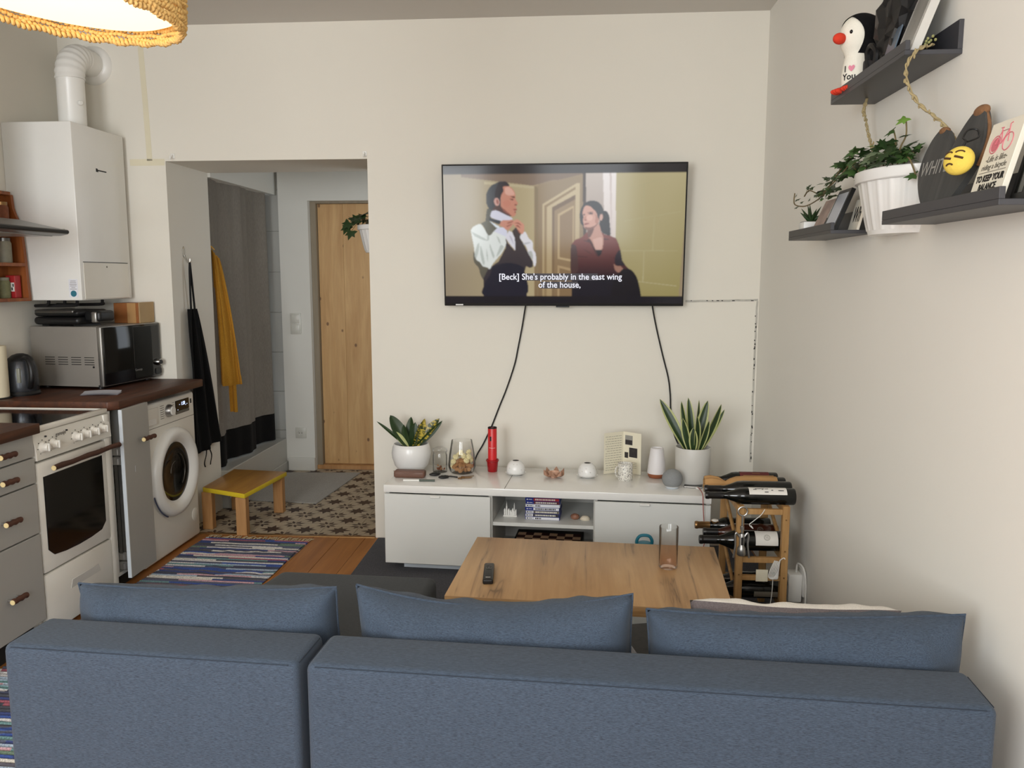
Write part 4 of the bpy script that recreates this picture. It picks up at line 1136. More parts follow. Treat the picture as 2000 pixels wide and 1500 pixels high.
# things inside the open middle
ML = T(-.934, -.539, .012) @ RZ(BA)
def loc(x, y, z): return tuple(ML @ Vector((x, y, z)))
ZS = .264
t = thing('skyline_miniature', 'white miniature city skyline model on the left of the bench shelf', 'ornament', loc(.612, .13, ZS), BA)
obj('base', bx(B(), -.035, .035, -.014, .014, 0, .008, .002, 1), M_WHITE, t)
rnd = random.Random(4); 
for i, (x, h, w) in enumerate(((-.028, .035, .008), (-.018, .055, .007), (-.019, .07, .003), (-.008, .034, .009), (.002, .028, .008), (.012, .036, .008), (.019, .062, .004), (.027, .03, .006), (-.024, .022, .01), (.006, .02, .01), (.018, .024, .01))):
    b = B(); prism(b, [(x-w/2, -.005), (x+w/2, -.005), (x+w/2, .005), (x-w/2, .005)], .008, .008+h*.8); lathe(b, [(w*.5, .008+h*.8), (0, .008+h)], 4, M=T(x, 0, 0)); o = obj('tower', b, M_WHITE, t, 0); o.location = (0, rnd.uniform(-.006, .006), 0)
cases = [('white case with a pale blue cover, lowest of the game stack', M_WHITEC, M_PAPERW), ('white-tabbed case with a dark landscape spine, second from bottom of the game stack', M_WHITEC, M_PHOTOD),
         ('white-tabbed case with a grey spine, third from bottom of the game stack', M_WHITEC, M_INKG), ('case with blue tab and bold black lettering, fourth from bottom of the game stack', M_BLUEC, M_PAPERW),
         ('plain white case, fourth from top of the game stack', M_WHITEC, M_PAPERW), ('blue-tabbed case with brown-red spine, third from top of the game stack', M_BLUEC, M_LABELR),
         ('blue-tabbed case with bright red spine, second from top of the game stack', M_BLUEC, M_REDCAN), ('dark-spined case, topmost of the game stack', M_BLUEC, M_INK)]
for i, (lab, tabm, spm) in enumerate(cases):
    t = thing('game_case', lab, 'game case', loc(.692+random.uniform(-.002, .002), .085, ZS+.0158*i), BA, 'game cases stacked on the bench shelf')
    obj('shell', bx(B(), 0, .17, 0, .135, 0, .0154, .0015, 1), M_BLUEC if i != 4 else M_WHITEC, t, 0)
    sp = obj('spine_tab', bx(B(), .003, .040, -.0006, .001, .0015, .0142), tabm, t, 0)
    obj('spine_print', bx(B(), .041, .167, -.0006, .001, .0015, .0142), spm, t, 0)
    b = B(); rnd = random.Random(i); x = .05
    inkm = M_INK if spm in (M_PAPERW,) else M_LABEL
    while x < (.15 if i not in (0, 4) else .075):
        w = rnd.uniform(.003, .007); bx(b, x, x+w, -.001, -.0005, .004, .0115); x += w+.0025
    obj('spine_lettering', b, inkm, t, 0)
    b = B(); bx(b, .008, .014, -.001, -.0005, .005, .0105); bx(b, .018, .034, -.001, -.0005, .0065, .009); obj('spine_logo', b, M_INK if tabm is M_WHITEC else M_LABEL, sp, 0)
t = thing('sea_shell', 'brown ribbed sea shell on the right of the bench shelf', 'shell', loc(.935, .12, ZS), BA)
obj('shell', lathe(B(), [(0, 0), (.012, .001), (.02, .008), (.021, .016), (.016, .024), (.007, .029), (0, .03)], 30, fn=lambda r, z, a: r*(1+.07*math.sin(a*9)), M=T(0, 0, 0) @ Matrix.Diagonal((1.05, .8, 1, 1))), M_SHELLB, t, 60)
t = thing('sea_shell', 'pale cream scallop shell beside the brown shell on the bench shelf', 'shell', loc(.985, .12, ZS), BA)
obj('shell', lathe(B(), [(0, 0), (.02, .0), (.0225, .004), (.02, .012), (.013, .019), (0, .022)], 36, fn=lambda r, z, a: r*(1+.05*math.sin(a*12)), M=Matrix.Diagonal((1.05, .8, 1, 1))), M_SHELL, t, 60)
obj('hinge', bx(B(), -.024, -.016, -.006, .006, .0, .008, .002, 1), M_SHELL, t)
t = thing('chess_set', 'folded chess board box in the lower middle compartment of the bench', 'board game', loc(.625, .09, .062), BA)
obj('box', bx(B(), 0, .345, 0, .24, 0, .075, .003, 1), M_BLACK, t, 0)
sq = .0405
for i in range(8):
    for j in range(4):
        o = obj('square', bx(B(), .0105+i*sq, .0105+(i+1)*sq-.0006, .006+j*sq*1.1, .006+(j+1)*sq*1.1-.0006, .0752, .0765), M_CHESSD if (i+j) % 2 == 0 else M_CHESSL, t, 0)
b = B()
for x in (.33, .305): bx(b, x, x+.006, -.003, 0, .03, .05)
obj('clasp', b, M_BRASS, t, 0)
t = thing('game_pad', 'dark gamepad in the lower compartment right of the chess board', 'gamepad', loc(.995, .14, .062), BA)
b = B(); ell(b, (0, 0, .02), (.028, .03, .02)); ell(b, (-.006, -.03, .016), (.012, .028, .016)); ell(b, (.01, -.03, .016), (.012, .028, .016)); obj('shell', b, plain('slate_plastic', (56, 60, 70), .45), t, 80)
b = B(); cyl(b, (-.01, -.012, .034), (-.01, -.012, .046), .006, 12); cyl(b, (.012, -.012, .034), (.012, -.012, .046), .006, 12); obj('thumb_stick', b, M_BLACK, t)

# ================================================================== TELEVISION
TVW, TVH = 1.253, .727
tv = thing('television', 'large wall-mounted television showing a film scene with subtitles', 'television', (-.068, -.060, 1.312), 0, rot=(4.6*D2R, 0, 0))
obj('casing', bx(B(), -TVW/2, TVW/2, -.018, .010, 0, TVH, .003, 2), M_BLACK, tv)
obj('rear_hump', bx(B(), -.38, .38, .008, .026, .10, .5, .01, 2), M_BLACK, tv)
obj('sensor', bx(B(), -.035, .035, -.018, .002, -.008, .001, .002, 1), M_BLACK, tv)
obj('mount', bx(B(), -.2, .2, .02, .05, .25, .40, .003, 1), M_DARK, tv)
def paint():
    Wd, Hd = 500, 290
    # picture coordinates: x 60..1925, y 85..1150
    gx, gy = np.meshgrid(np.linspace(60, 1925, Wd), np.linspace(85, 1150, Hd))
    im = np.zeros((Hd, Wd, 3))
    C = lambda c: np.array(lin(c)[:3])
    def inside(P):
        r = np.zeros(gx.shape, bool); n = len(P)
        for i in range(n):
            x0, y0 = P[i]; x1, y1 = P[(i+1) % n]
            if y0 == y1: continue
            c = ((y0 > gy) != (y1 > gy)) & (gx < (x1-x0)*(gy-y0)/(y1-y0)+x0); r ^= c
        return r
    def poly(P, c, c2=None, axis=1):
        m = inside(P)
        if c2 is None: im[m] = C(c)
        else:
            a = (gy if axis else gx); lo = min(p[axis] for p in P); hi = max(p[axis] for p in P)
            t_ = np.clip((a-lo)/(hi-lo), 0, 1)[..., None]
            im[m] = (C(c)*(1-t_)+C(c2)*t_)[m]
    def elp(cx, cy, rx, ry, c, rot=0):
        dx, dy = gx-cx, gy-cy; u = dx*math.cos(rot)+dy*math.sin(rot); v = -dx*math.sin(rot)+dy*math.cos(rot)
        im[(u/rx)**2+(v/ry)**2 < 1] = C(c)
    def smoothP(P, n=6):
        Q = curve([(x, y, 0) for x, y in P+[P[0]]], n*len(P)); return [(q.x, q.y) for q in Q[:-1]]
    poly([(0, 0), (2000, 0), (2000, 1300), (0, 1300)], (150, 132, 104))
    poly([(0, 150), (800, 150), (800, 1092), (0, 1092)], (148, 134, 112), (182, 166, 128), 0)
    poly([(200, 150), (1170, 150), (1165, 180), (900, 200), (760, 240), (200, 170)], (128, 108, 90))
    poly([(380, 205), (770, 245), (770, 262), (380, 225)], (186, 172, 138))
    poly([(770, 240), (1165, 150), (1165, 1092), (770, 1092)], (150, 130, 100), (132, 108, 78))
    poly([(770, 240), (800, 260), (800, 1092), (790, 1092)], (136, 118, 88))
    poly([(832, 380), (1092, 225), (1118, 225), (1118, 720), (1060, 720), (1060, 1092), (832, 1092)], (196, 178, 142), (170, 146, 106))
    poly([(846, 392), (1086, 250), (1086, 270), (866, 402), (866, 1092), (846, 1092)], (146, 122, 86))
    poly([(905, 405), (1085, 310), (1085, 1092), (905, 1092)], (112, 88, 62), (132, 108, 78))
    poly([(925, 430), (1085, 345), (1085, 1092), (925, 1092)], (150, 126, 92), (138, 112, 80))
    poly([(952, 455), (1075, 390), (1075, 825), (952, 800)], (186, 162, 122)); poly([(968, 468), (1066, 412), (1066, 806), (968, 788)], (140, 114, 80))
    poly([(952, 850), (1075, 880), (1075, 1092), (952, 1092)], (174, 148, 110)); poly([(968, 872), (1066, 898), (1066, 1092), (968, 1092)], (134, 108, 76))
    poly([(1140, 150), (1170, 150), (1172, 700), (1150, 700)], (70, 56, 48))
    poly([(1165, 150), (1300, 150), (1312, 700), (1172, 700)], (196, 184, 174), (150, 132, 122))
    poly([(1295, 150), (1395, 150), (1412, 720), (1318, 720)], (236, 228, 224), (205, 190, 180))
    poly([(1345, 150), (1360, 150), (1376, 700), (1364, 700)], (206, 192, 186))
    poly([(1395, 150), (1940, 140), (1900, 1092), (1405, 1092)], (182, 170, 130), (150, 138, 84))
    g = np.exp(-((gx-1600)/210)**2-((gy-560)/480)**2)[..., None]; m = inside([(1395, 150), (1940, 140), (1900, 1092), (1405, 1092)])
    im[m] = (im*(1-.35*g)+C((186, 174, 136))*.35*g)[m]
    for P in ([(1460, 275), (1820, 170), (1820, 176), (1460, 281)], [(1460, 510), (1890, 440), (1890, 446), (1460, 516)], [(1450, 735), (1880, 738), (1880, 744), (1450, 741)], [(1600, 235), (1612, 235), (1616, 490), (1608, 490)], [(1690, 480), (1698, 480), (1690, 735), (1682, 735)], [(1618, 742), (1626, 742), (1622, 980), (1614, 980)], [(1500, 965), (1880, 1010), (1880, 1016), (1500, 971)]):
        poly(P, (178, 168, 128))
    # figures, traced in three local frames
    fa = lambda P: [(235.3+x*.36606, 156.9+y*.36606) for x, y in P]
    fb = lambda P: [(1019.6+x*.39216, 313.7+y*.39216) for x, y in P]
    fc = lambda P: [(235.3+x*.4183, 509.8+y*.4183) for x, y in P]
    A = lambda P, c, c2=None: poly(smoothP(fa(P), 5), c, c2)
    Bq = lambda P, c, c2=None: poly(smoothP(fb(P), 5), c, c2)
    Cq = lambda P, c, c2=None: poly(fc(P), c, c2)
    Cs = lambda P, c: poly(smoothP(fc(P), 5), c)
    A([(450, 700), (560, 690), (540, 860), (500, 980), (420, 990), (430, 800)], (86, 84, 74))
    A([(430, 480), (450, 350), (540, 220), (640, 170), (740, 130), (850, 135), (910, 190), (930, 225), (860, 300), (790, 400), (750, 640), (700, 690), (620, 725), (540, 720), (490, 690), (440, 590)], (60, 63, 68))
    A([(700, 155), (850, 137), (930, 225), (800, 240), (800, 330), (760, 400), (720, 480), (620, 470), (640, 300)], (46, 39, 43))
    A([(620, 640), (760, 640), (900, 790), (980, 850), (900, 850), (760, 780), (640, 730), (560, 730)], (84, 62, 58))
    A([(790, 240), (900, 230), (980, 270), (1040, 350), (1060, 450), (1058, 500), (1110, 590), (1085, 620), (1062, 640), (1080, 700), (1058, 740), (1066, 800), (1040, 850), (980, 858), (880, 790), (780, 700), (740, 620), (740, 500), (760, 400), (800, 340)], (196, 134, 112))
    A([(830, 265), (900, 245), (975, 290), (1030, 370), (1030, 415), (920, 425), (840, 380)], (216, 166, 148))
    elp(235.3+870*.366, 156.9+590*.366, 30, 26, (195, 128, 107))
    A([(760, 660), (830, 720), (900, 780), (980, 850), (900, 815), (800, 745)], (142, 86, 74))
    A([(950, 440), (1040, 448), (1042, 475), (985, 465)], (84, 52, 46)); A([(930, 488), (1010, 500), (1000, 522), (950, 508)], (100, 60, 52))
    A([(1040, 602), (1090, 610), (1075, 638), (1035, 630)], (144, 82, 70)); A([(1008, 708), (1075, 700), (1080, 728), (1030, 733)], (146, 74, 70)); A([(1035, 758), (1065, 760), (1060, 780), (1040, 780)], (134, 76, 68))
    elp(235.3+660*.366, 156.9+555*.366, 21, 31, (206, 160, 148), -.15); elp(235.3+672*.366, 156.9+550*.366, 9, 19, (156, 98, 88), -.15)
    A([(310, 1000), (430, 950), (520, 960), (700, 1080), (620, 1160), (500, 1280), (430, 1200), (380, 1080)], (92, 90, 74))
    Cs([(125, 560), (300, 800), (430, 885), (420, 960), (330, 1100), (250, 980), (220, 860), (130, 740)], (92, 88, 74))
    Cq([(740, 310), (780, 400), (905, 540), (920, 400), (900, 300), (860, 180), (930, 110), (1010, 200), (1020, 330), (1100, 470), (1170, 600), (1250, 760), (1250, 840), (1190, 862), (1120, 830), (1090, 930), (1110, 1220), (1130, 1390), (310, 1390), (310, 1060), (400, 880), (600, 740), (740, 480)], (70, 60, 60), (30, 30, 42))
    Cs([(480, 840), (640, 785), (850, 772), (1050, 840), (1090, 930), (1110, 1380), (330, 1390), (340, 1150), (430, 1000)], (22, 24, 40))
    Cs([(80, 160), (140, 90), (260, 45), (330, 120), (420, 260), (520, 180), (600, 110), (680, 120), (760, 180), (735, 300), (745, 400), (720, 480), (650, 600), (560, 700), (480, 800), (430, 885), (380, 850), (300, 830), (250, 760), (170, 690), (140, 520), (130, 440)], (222, 226, 221))
    for P in ([(200, 420), (240, 400), (220, 560), (172, 680), (150, 600)], [(262, 430), (300, 560), (335, 760), (305, 800), (255, 600)], [(440, 400), (480, 520), (520, 620), (500, 680), (440, 500)], [(90, 180), (180, 225), (330, 305), (385, 350), (300, 335), (160, 270)], [(560, 250), (620, 320), (640, 420), (600, 360)], [(370, 480), (395, 620), (400, 760), (375, 640)], [(640, 430), (700, 470), (600, 620), (560, 640)], [(395, 240), (425, 270), (420, 340), (385, 350)]): Cs(P, (184, 190, 183))
    Cs([(520, 185), (600, 115), (690, 112), (765, 180), (740, 270), (640, 235)], (212, 213, 228))
    Cq([(730, 290), (800, 170), (860, 200), (910, 310), (920, 540), (800, 400)], (218, 216, 224)); Cs([(800, 250), (850, 300), (890, 420), (840, 340)], (184, 180, 194))
    Cs([(1020, 330), (1010, 270), (1100, 190), (1170, 310), (1240, 380), (1250, 510), (1300, 600), (1305, 780), (1270, 835), (1240, 720), (1160, 590), (1130, 480)], (222, 220, 224)); Cs([(1150, 560), (1230, 560), (1245, 700), (1200, 650)], (176, 178, 172)); Cs([(1060, 400), (1180, 380), (1200, 400), (1090, 430)], (188, 188, 192))
    A([(550, 745), (640, 730), (760, 780), (980, 890), (960, 935), (820, 960), (740, 950), (530, 870)], (212, 211, 224)); A([(500, 890), (740, 955), (710, 1020), (640, 1000), (500, 940)], (54, 60, 64)); A([(495, 950), (640, 1030), (710, 1075), (650, 1095)], (220, 228, 234))
    A([(710, 1040), (760, 950), (860, 940), (1000, 935), (1012, 1010), (960, 1080), (880, 1150), (800, 1090)], (200, 140, 120)); A([(1008, 960), (1090, 920), (1180, 980), (1240, 1050), (1232, 1180), (1190, 1230), (1130, 1170), (1070, 1090), (1020, 1040)], (206, 146, 124))
    for P in ([(880, 990), (990, 958), (992, 975), (890, 1010)], [(860, 1060), (965, 1020), (955, 1042), (870, 1080)], [(1080, 1110), (1150, 1190), (1190, 1230), (1130, 1205)], [(1030, 1000), (1120, 990), (1180, 1050), (1110, 1015)], [(1050, 1060), (1110, 1040), (1160, 1110), (1100, 1075)]): A(P, (148, 90, 76))
    Bq([(720, 300), (790, 320), (840, 420), (852, 560), (868, 780), (800, 775), (700, 720), (650, 600), (660, 480), (690, 420)], (17, 16, 23))
    Bq([(256, 420), (265, 320), (320, 190), (420, 120), (520, 105), (640, 150), (710, 250), (722, 340), (660, 390), (620, 500), (400, 640), (330, 600), (280, 540)], (38, 38, 42))
    Cq2 = lambda P, c, c2=None: poly(fb(P), c, c2)
    Cq2([(100, 950), (180, 860), (300, 820), (420, 700), (560, 760), (690, 720), (740, 760), (860, 790), (980, 840), (1030, 950), (1070, 1080), (1110, 1280), (1180, 1380), (1300, 1500), (1240, 1650), (110, 1650), (90, 1500), (90, 1100)], (126, 56, 48), (20, 19, 30))
    Cq2([(110, 1640), (1240, 1640), (1240, 2000), (110, 2000)], (18, 18, 30))
    Bq([(90, 960), (190, 990), (230, 1300), (220, 1500), (90, 1500)], (72, 46, 44))
    Bq([(415, 690), (500, 650), (620, 560), (655, 600), (685, 720), (730, 830), (705, 1065), (570, 1068), (490, 880), (430, 810)], (190, 144, 128)); Bq([(415, 670), (530, 640), (520, 720), (455, 830), (415, 770)], (106, 70, 62)); Bq([(520, 860), (700, 830), (690, 1050), (580, 1055)], (208, 166, 152))
    Bq([(320, 300), (360, 212), (450, 212), (520, 270), (580, 330), (612, 430), (640, 470), (620, 550), (560, 610), (480, 660), (400, 670), (352, 630), (337, 560), (320, 480), (330, 420), (312, 360)], (204, 156, 140))
    elp(1019.6+450*.392, 313.7+440*.392, 26, 22, (220, 174, 158)); Bq([(350, 610), (450, 625), (560, 590), (625, 530), (570, 612), (480, 666), (400, 674)], (126, 86, 76)); Bq([(540, 330), (612, 430), (635, 480), (600, 550), (560, 520), (570, 420)], (176, 126, 110))
    for P, c in (([(430, 352), (510, 342), (508, 368), (440, 372)], (72, 50, 50)), ([(320, 372), (360, 362), (360, 385), (325, 390)], (72, 50, 50)), ([(410, 335), (510, 320), (520, 330), (415, 346)], (70, 48, 46)), ([(340, 440), (378, 400), (392, 470), (350, 488)], (186, 132, 116)), ([(345, 480), (395, 474), (380, 492)], (126, 74, 66)), ([(350, 547), (430, 537), (440, 555), (362, 578)], (134, 68, 66))): Bq(P, c)
    elp(1019.6+680*.392, 313.7+430*.392, 13, 25, (202, 160, 146), .1)
    Cq2([(560, 1072), (712, 1062), (690, 1150), (640, 1195)], (22, 12, 20))
    for P in ([(300, 870), (400, 885), (445, 840), (500, 900), (640, 1200), (600, 1180), (470, 930), (380, 900)], [(730, 840), (830, 850), (832, 864), (740, 872)], [(230, 1180), (420, 1200), (420, 1216), (230, 1200)], [(800, 1190), (960, 1238), (990, 1140), (975, 1215), (900, 1225)], [(300, 1030), (420, 1090), (560, 1180), (440, 1120)]): Cq2(P, (70, 30, 30))
    Bq([(970, 1180), (1060, 1070), (1110, 1280), (1160, 1370), (1000, 1370), (960, 1290)], (32, 24, 36))
    Bq([(940, 1340), (1000, 1380), (1080, 1390), (1165, 1480), (1110, 1530), (980, 1480)], (156, 114, 98))
    poly(smoothP([(1460, 880), (1530, 890), (1585, 990), (1590, 1150), (1380, 1150), (1400, 960)]), (14, 14, 22))
    lb = (gy < 150) | (gy > 1092)
    dark = C((16, 16, 24)); keep = inside([(365, 1080), (705, 1080), (705, 1160), (360, 1160)]) | inside([(1090, 1080), (1590, 1080), (1590, 1160), (1090, 1160)])
    im[lb] = dark
    im[lb & (gy < 150)] = C((32, 28, 28))
    for s in (1, 2):
        for ax in (0, 1):
            im = (np.roll(im, 1, ax)+im*2+np.roll(im, -1, ax))/4
    return im
im = paint(); Hd, Wd = im.shape[:2]
sw_, sh_ = TVW-.016, TVH-.022
xs_ = np.linspace(-sw_/2, sw_/2, Wd); zs_ = np.linspace(TVH-.008, .014, Hd)
X_, Z_ = np.meshgrid(xs_, zs_)
me = bpy.data.meshes.new('screen')
idx = np.arange(Hd*Wd).reshape(Hd, Wd)
fa = np.stack([idx[:-1, :-1], idx[1:, :-1], idx[1:, 1:], idx[:-1, 1:]], -1).reshape(-1, 4)
me.vertices.add(Hd*Wd); me.vertices.foreach_set('co', np.stack([X_, np.full_like(X_, -.0186), Z_], -1).astype(np.float32).ravel())
me.loops.add(fa.size); me.loops.foreach_set('vertex_index', fa.ravel().astype(np.int32))
me.polygons.add(len(fa)); me.polygons.foreach_set('loop_start', (np.arange(len(fa))*4).astype(np.int32)); me.polygons.foreach_set('loop_total', np.full(len(fa), 4, np.int32))
me.update(calc_edges=True)
ca = me.color_attributes.new('picture', 'FLOAT_COLOR', 'POINT')
ca.data.foreach_set('color', np.concatenate([im, np.ones((Hd, Wd, 1))], -1).astype(np.float32).ravel())
k = NT('screen_picture'); at = k.n('ShaderNodeAttribute', attribute_name='picture')
k.base((.008, .008, .010, 1)); k.set(Roughness=.12); k.b.inputs['Specular IOR Level'].default_value = .22
k.l(at.outputs['Color'], k.b.inputs['Emission Color']); k.b.inputs['Emission Strength'].default_value = .85
me.materials.append(k.m)
scr = mesh_obj('screen', me, tv)
M_SUB = emit('subtitle_white', (240, 240, 250), .95)
M_SUBB = emit('subtitle_box', (34, 27, 42), .8)
zsub = lambda py: TVH-.008-(py-85)/1065*(TVH-.022)
xsub = lambda px: -sw_/2+(px-60)/1865*sw_
for body, cx_, py, x0, x1 in (("[Beck] She's probably in the east wing", 970, 942, 690, 1265), ('of the house,', 967, 1005, 820, 1110)):
    obj('subtitle_box', bx(B(), xsub(x0), xsub(x1), -.0191, -.0188, zsub(py)-.0185, zsub(py)+.0185), M_SUBB, scr, 0)
    text('subtitle', body, .0455, M_SUB, scr, T(xsub(cx_), -.0195, zsub(py)) @ FACE_FRONT, bold=.0006, ext=.0002, sx=.92)
obj('logo', bx(B(), -TVW/2+.06, -TVW/2+.10, -.0187, -.0182, .003, .009), M_STEEL, tv, 0)

def cord(name, lab, pts, r, m):
    o = obj(name, tube(B(), curve(pts, 60), r, 7), m); tag(o, lab, 'cable'); return o
cord('power_cord', 'black cord running from the television down behind the red tube', [(-.262, -.03, 1.33), (-.270, -.022, 1.29), (-.285, -.012, 1.20), (-.308, -.010, 1.08), (-.327, -.010, .99), (-.37, -.010, .86), (-.41, -.010, .76), (-.455, -.010, .645), (-.50, -.012, .55), (-.535, -.03, .487), (-.56, -.035, .40)], .0042, M_CABLE)
cord('power_cord', 'black cord running from the television down behind the snake plant', [(.402, -.03, 1.33), (.408, -.022, 1.29), (.43, -.012, 1.19), (.465, -.010, 1.05), (.497, -.010, .93), (.51, -.010, .84), (.515, -.010, .75), (.525, -.012, .66), (.55, -.02, .585), (.585, -.03, .52), (.61, -.04, .40)], .0042, M_CABLE)

# ================================================================== COFFEE TABLE
t = thing('coffee_table', 'oak-look coffee table with dark grain cracks behind the sofa cushions', 'coffee table')
TP = [(-.411, -1.925), (.492, -1.985), (.531, -1.375), (-.377, -1.32)]
b = B(); prism(b, TP, .414, .45, .003, 2)
tp = obj('top', b, [M_OAK, M_OAKE], t)
for p in tp.data.polygons:
    if abs(p.normal.z) < .5 and abs(p.normal.y) > .6: p.material_index = 1
ctr = Vector((.06, -1.65))
def ins(p, d):
    v = Vector(p)-ctr; return tuple(ctr+v*(1-d))
def tp_at(u, v):
    a = Vector(TP[0]).lerp(Vector(TP[1]), u); c = Vector(TP[3]).lerp(Vector(TP[2]), u); return tuple(a.lerp(c, v))
for u0, u1 in ((.004, .044), (.956, .996)):
    for v0, v1 in ((.004, .07), (.93, .996)):
        obj('leg', prism(B(), [tp_at(u0, v0), tp_at(u1, v0), tp_at(u1, v1), tp_at(u0, v1)], .012, .414, .002, 1), M_OAKE, t)
obj('lower_shelf', prism(B(), [tp_at(.03, .03), tp_at(.97, .03), tp_at(.97, .97), tp_at(.03, .97)], .15, .175, .002, 1), M_GREYE, t)
for x, y, rz, col, lab, z in ((-.10, -1.76, .1, M_PHOTOD, 'dark magazine lying on the coffee table lower shelf at the left', .175), (.05, -1.66, -.2, M_PAPERW, 'white magazine lying on the coffee table lower shelf in the middle', .175),
                        (.30, -1.62, .25, M_PHOTOD, 'dark magazine showing in the gap between the cushions', .181), (.29, -1.64, .1, M_PAPERW, 'white booklet under the dark magazine on the lower shelf', .175)):
    b = B(); bx(b, -.105, .105, -.14, .14, 0, .005, .001, 1); t2 = thing('magazine', lab, 'magazine', (x, y, z), rz, 'magazines on the coffee table shelf')
    obj('pages', b, M_PAPERW, t2, 0); obj('cover', bx(B(), -.105, .105, -.14, .14, .005, .0057), col, t2, 0)
t = thing('remote_control', 'slim black remote control on the left of the coffee table', 'remote', (-.287, -1.742, .45), 4*D2R)
obj('body', bx(B(), -.0175, .0175, -.082, .082, 0, .018, .006, 4), M_BLACK, t, 60)
b = B()
for i in range(3):
    for j in range(2): cyl(b, (-.006+.012*j, .055-.012*i, .0175), (-.006+.012*j, .055-.012*i, .019), .003, 8)
obj('button', b, M_DSTEEL, t)
b = B(); lathe(b, [(.009, .0178), (.0095, .019), (.006, .019), (.0055, .0178)], 20, M=T(0, .025, 0)); obj('ring_pad', b, M_DSTEEL, t)
obj('logo', bx(B(), -.008, .008, -.061, -.058, .0178, .0183), M_LABEL, t, 0)
t = thing('tumbler', 'tall clear tumbler with a peach tinted bottom on the coffee table', 'glass', (.332, -1.612, .45))
obj('glass_wall', lathe(B(), [(0, .009), (.029, .010), (.0305, .02), (.0315, .147), (.0325, .149), (.0335, .147), (.0325, .004), (.030, .0008), (0, .0008)], 40), M_GLASSP, t, 50)
t = thing('water_bottle', 'teal loop-lid water bottle standing on the carpet behind the coffee table', 'bottle', (.322, -.77, .012))
obj('body', lathe(B(), [(0, 0), (.032, 0), (.035, .005), (.035, .17), (.030, .19), (.028, .2)], 32), M_TEAL, t, 60)
obj('lid', lathe(B(), [(.033, .2), (.034, .203), (.034, .245), (.03, .25), (0, .25)], 32), M_TEAL, t, 60)
obj('carry_loop', tube(B(), curve([(-.032, 0, .235), (-.034, -.008, .262), (-.018, -.012, .285), (.018, -.012, .285), (.034, -.008, .262), (.032, 0, .235)], 36), .0075, 8), M_TEAL, t)

# ================================================================== WINE RACK
t = thing('wine_rack', 'small wooden wine rack in the corner right of the media bench', 'wine rack')
RXa, RXb, RYa, RYb, RZT = .667, .845, -1.16, -.80, .555
for x in (RXa, RXb):
    for y in (RYa, RYb): obj('post', bx(B(), x-.014, x+.014, y-.014, y+.014, .012 if x < .94 else 0, RZT, .002, 1), M_RACK, t, 0)
LV = [.535, .335, .135]
for z in LV:
    for x in (RXa, RXb): obj('side_rail', bx(B(), x-.008, x+.008, RYa+.014, RYb-.014, z-.014, z+.012, .001, 1), M_RACK, t, 0)
    for y in (RYa, RYb): obj('cross_rail', bx(B(), RXa+.014, RXb-.014, y-.009, y+.009, z-.016, z+.006, .001, 1), M_RACK, t, 0)
for y in (RYa,): obj('cross_rail', bx(B(), RXa+.014, RXb-.014, y-.009, y+.009, .245, .265, .001, 1), M_RACK, t, 0)
obj('brace', tube(B(), [(RXa, RYa+.01, .36), (RXa, RYb-.01, .52)], .008, 6), M_RACK, t)
obj('brace', tube(B(), [(RXb, RYa+.01, .36), (RXb, RYb-.01, .52)], .008, 6), M_RACK, t)
obj('brace', tube(B(), [(RXa, RYa+.01, .15), (RXa, RYb-.01, .31)], .008, 6), M_RACK, t)
b = B()
for x, z in ((RXa, .27), (RXa, .14), (RXb, .5), (RXb, .37), (RXb, .26)): cyl(b, (x, RYa-.0155, z), (x, RYa-.013, z), .003, 8)
obj('screw', b, M_BRASS, t)

def bottle(lab, x, y, z, L=.335, r=.036, gm=None, label=None, lm=None, rz=0, neck=None, group='bottles in the wine rack', roll=0, foil=M_FOIL, lab_arc=(-1.2, 1.0), marks=True):
    """lies along x, neck toward -x; x is its base end"""
    gm = gm or M_BOTTLE
    t = thing('wine_bottle', lab, 'bottle', (x, y, z+r), rz, group)
    rn = r*.40
    M = RX(roll) @ RY(-PI/2)      # local z -> -x
    P = [(0, .008), (r*.7, .004), (r*.93, 0), (r, .006), (r, L*.56), (r*.93, L*.62), (r*.62, L*.70), (rn*1.05, L*.765), (rn, L*.80), (rn*.95, L*.965)]
    body = obj('glass', lathe(B(), P, 32, M=M), gm, t, 60)
    obj('capsule', lathe(B(), [(rn*1.03, L*.80), (rn*1.06, L*.80), (rn*1.04, L*.955), (rn*1.15, L*.958), (rn*1.15, L*.985), (rn, L), (0, L)], 24, M=M), foil, t, 60)
    if label:
        z0, z1 = label
        b = B(); sheet(b, lambda u, v: Vector(((r+.0006)*math.cos(lab_arc[0]+(lab_arc[1]-lab_arc[0])*u), (r+.0006)*math.sin(lab_arc[0]+(lab_arc[1]-lab_arc[0])*u), L*(z0+(z1-z0)*v))), 20, 1, M=M)
        lo = obj('label', b, lm or M_LABEL, t, 60)
        if marks:
            b = B(); rr = random.Random(int(y*1000)); a0, a1 = lab_arc
            for q in range(10):
                aa = a0+(a1-a0)*rr.uniform(.2, .8); zz = L*(z0+(z1-z0)*rr.uniform(.12, .85)); w = rr.uniform(.05, .18)
                sheet(b, lambda u, v: Vector(((r+.0011)*math.cos(aa+(u-.5)*.1), (r+.0011)*math.sin(aa+(u-.5)*.1), zz+(v-.5)*w*.12)), 2, 1, M=M)
            obj('label_print', b, M_INK if (lm is None) else M_BRASS, lo)
    return t
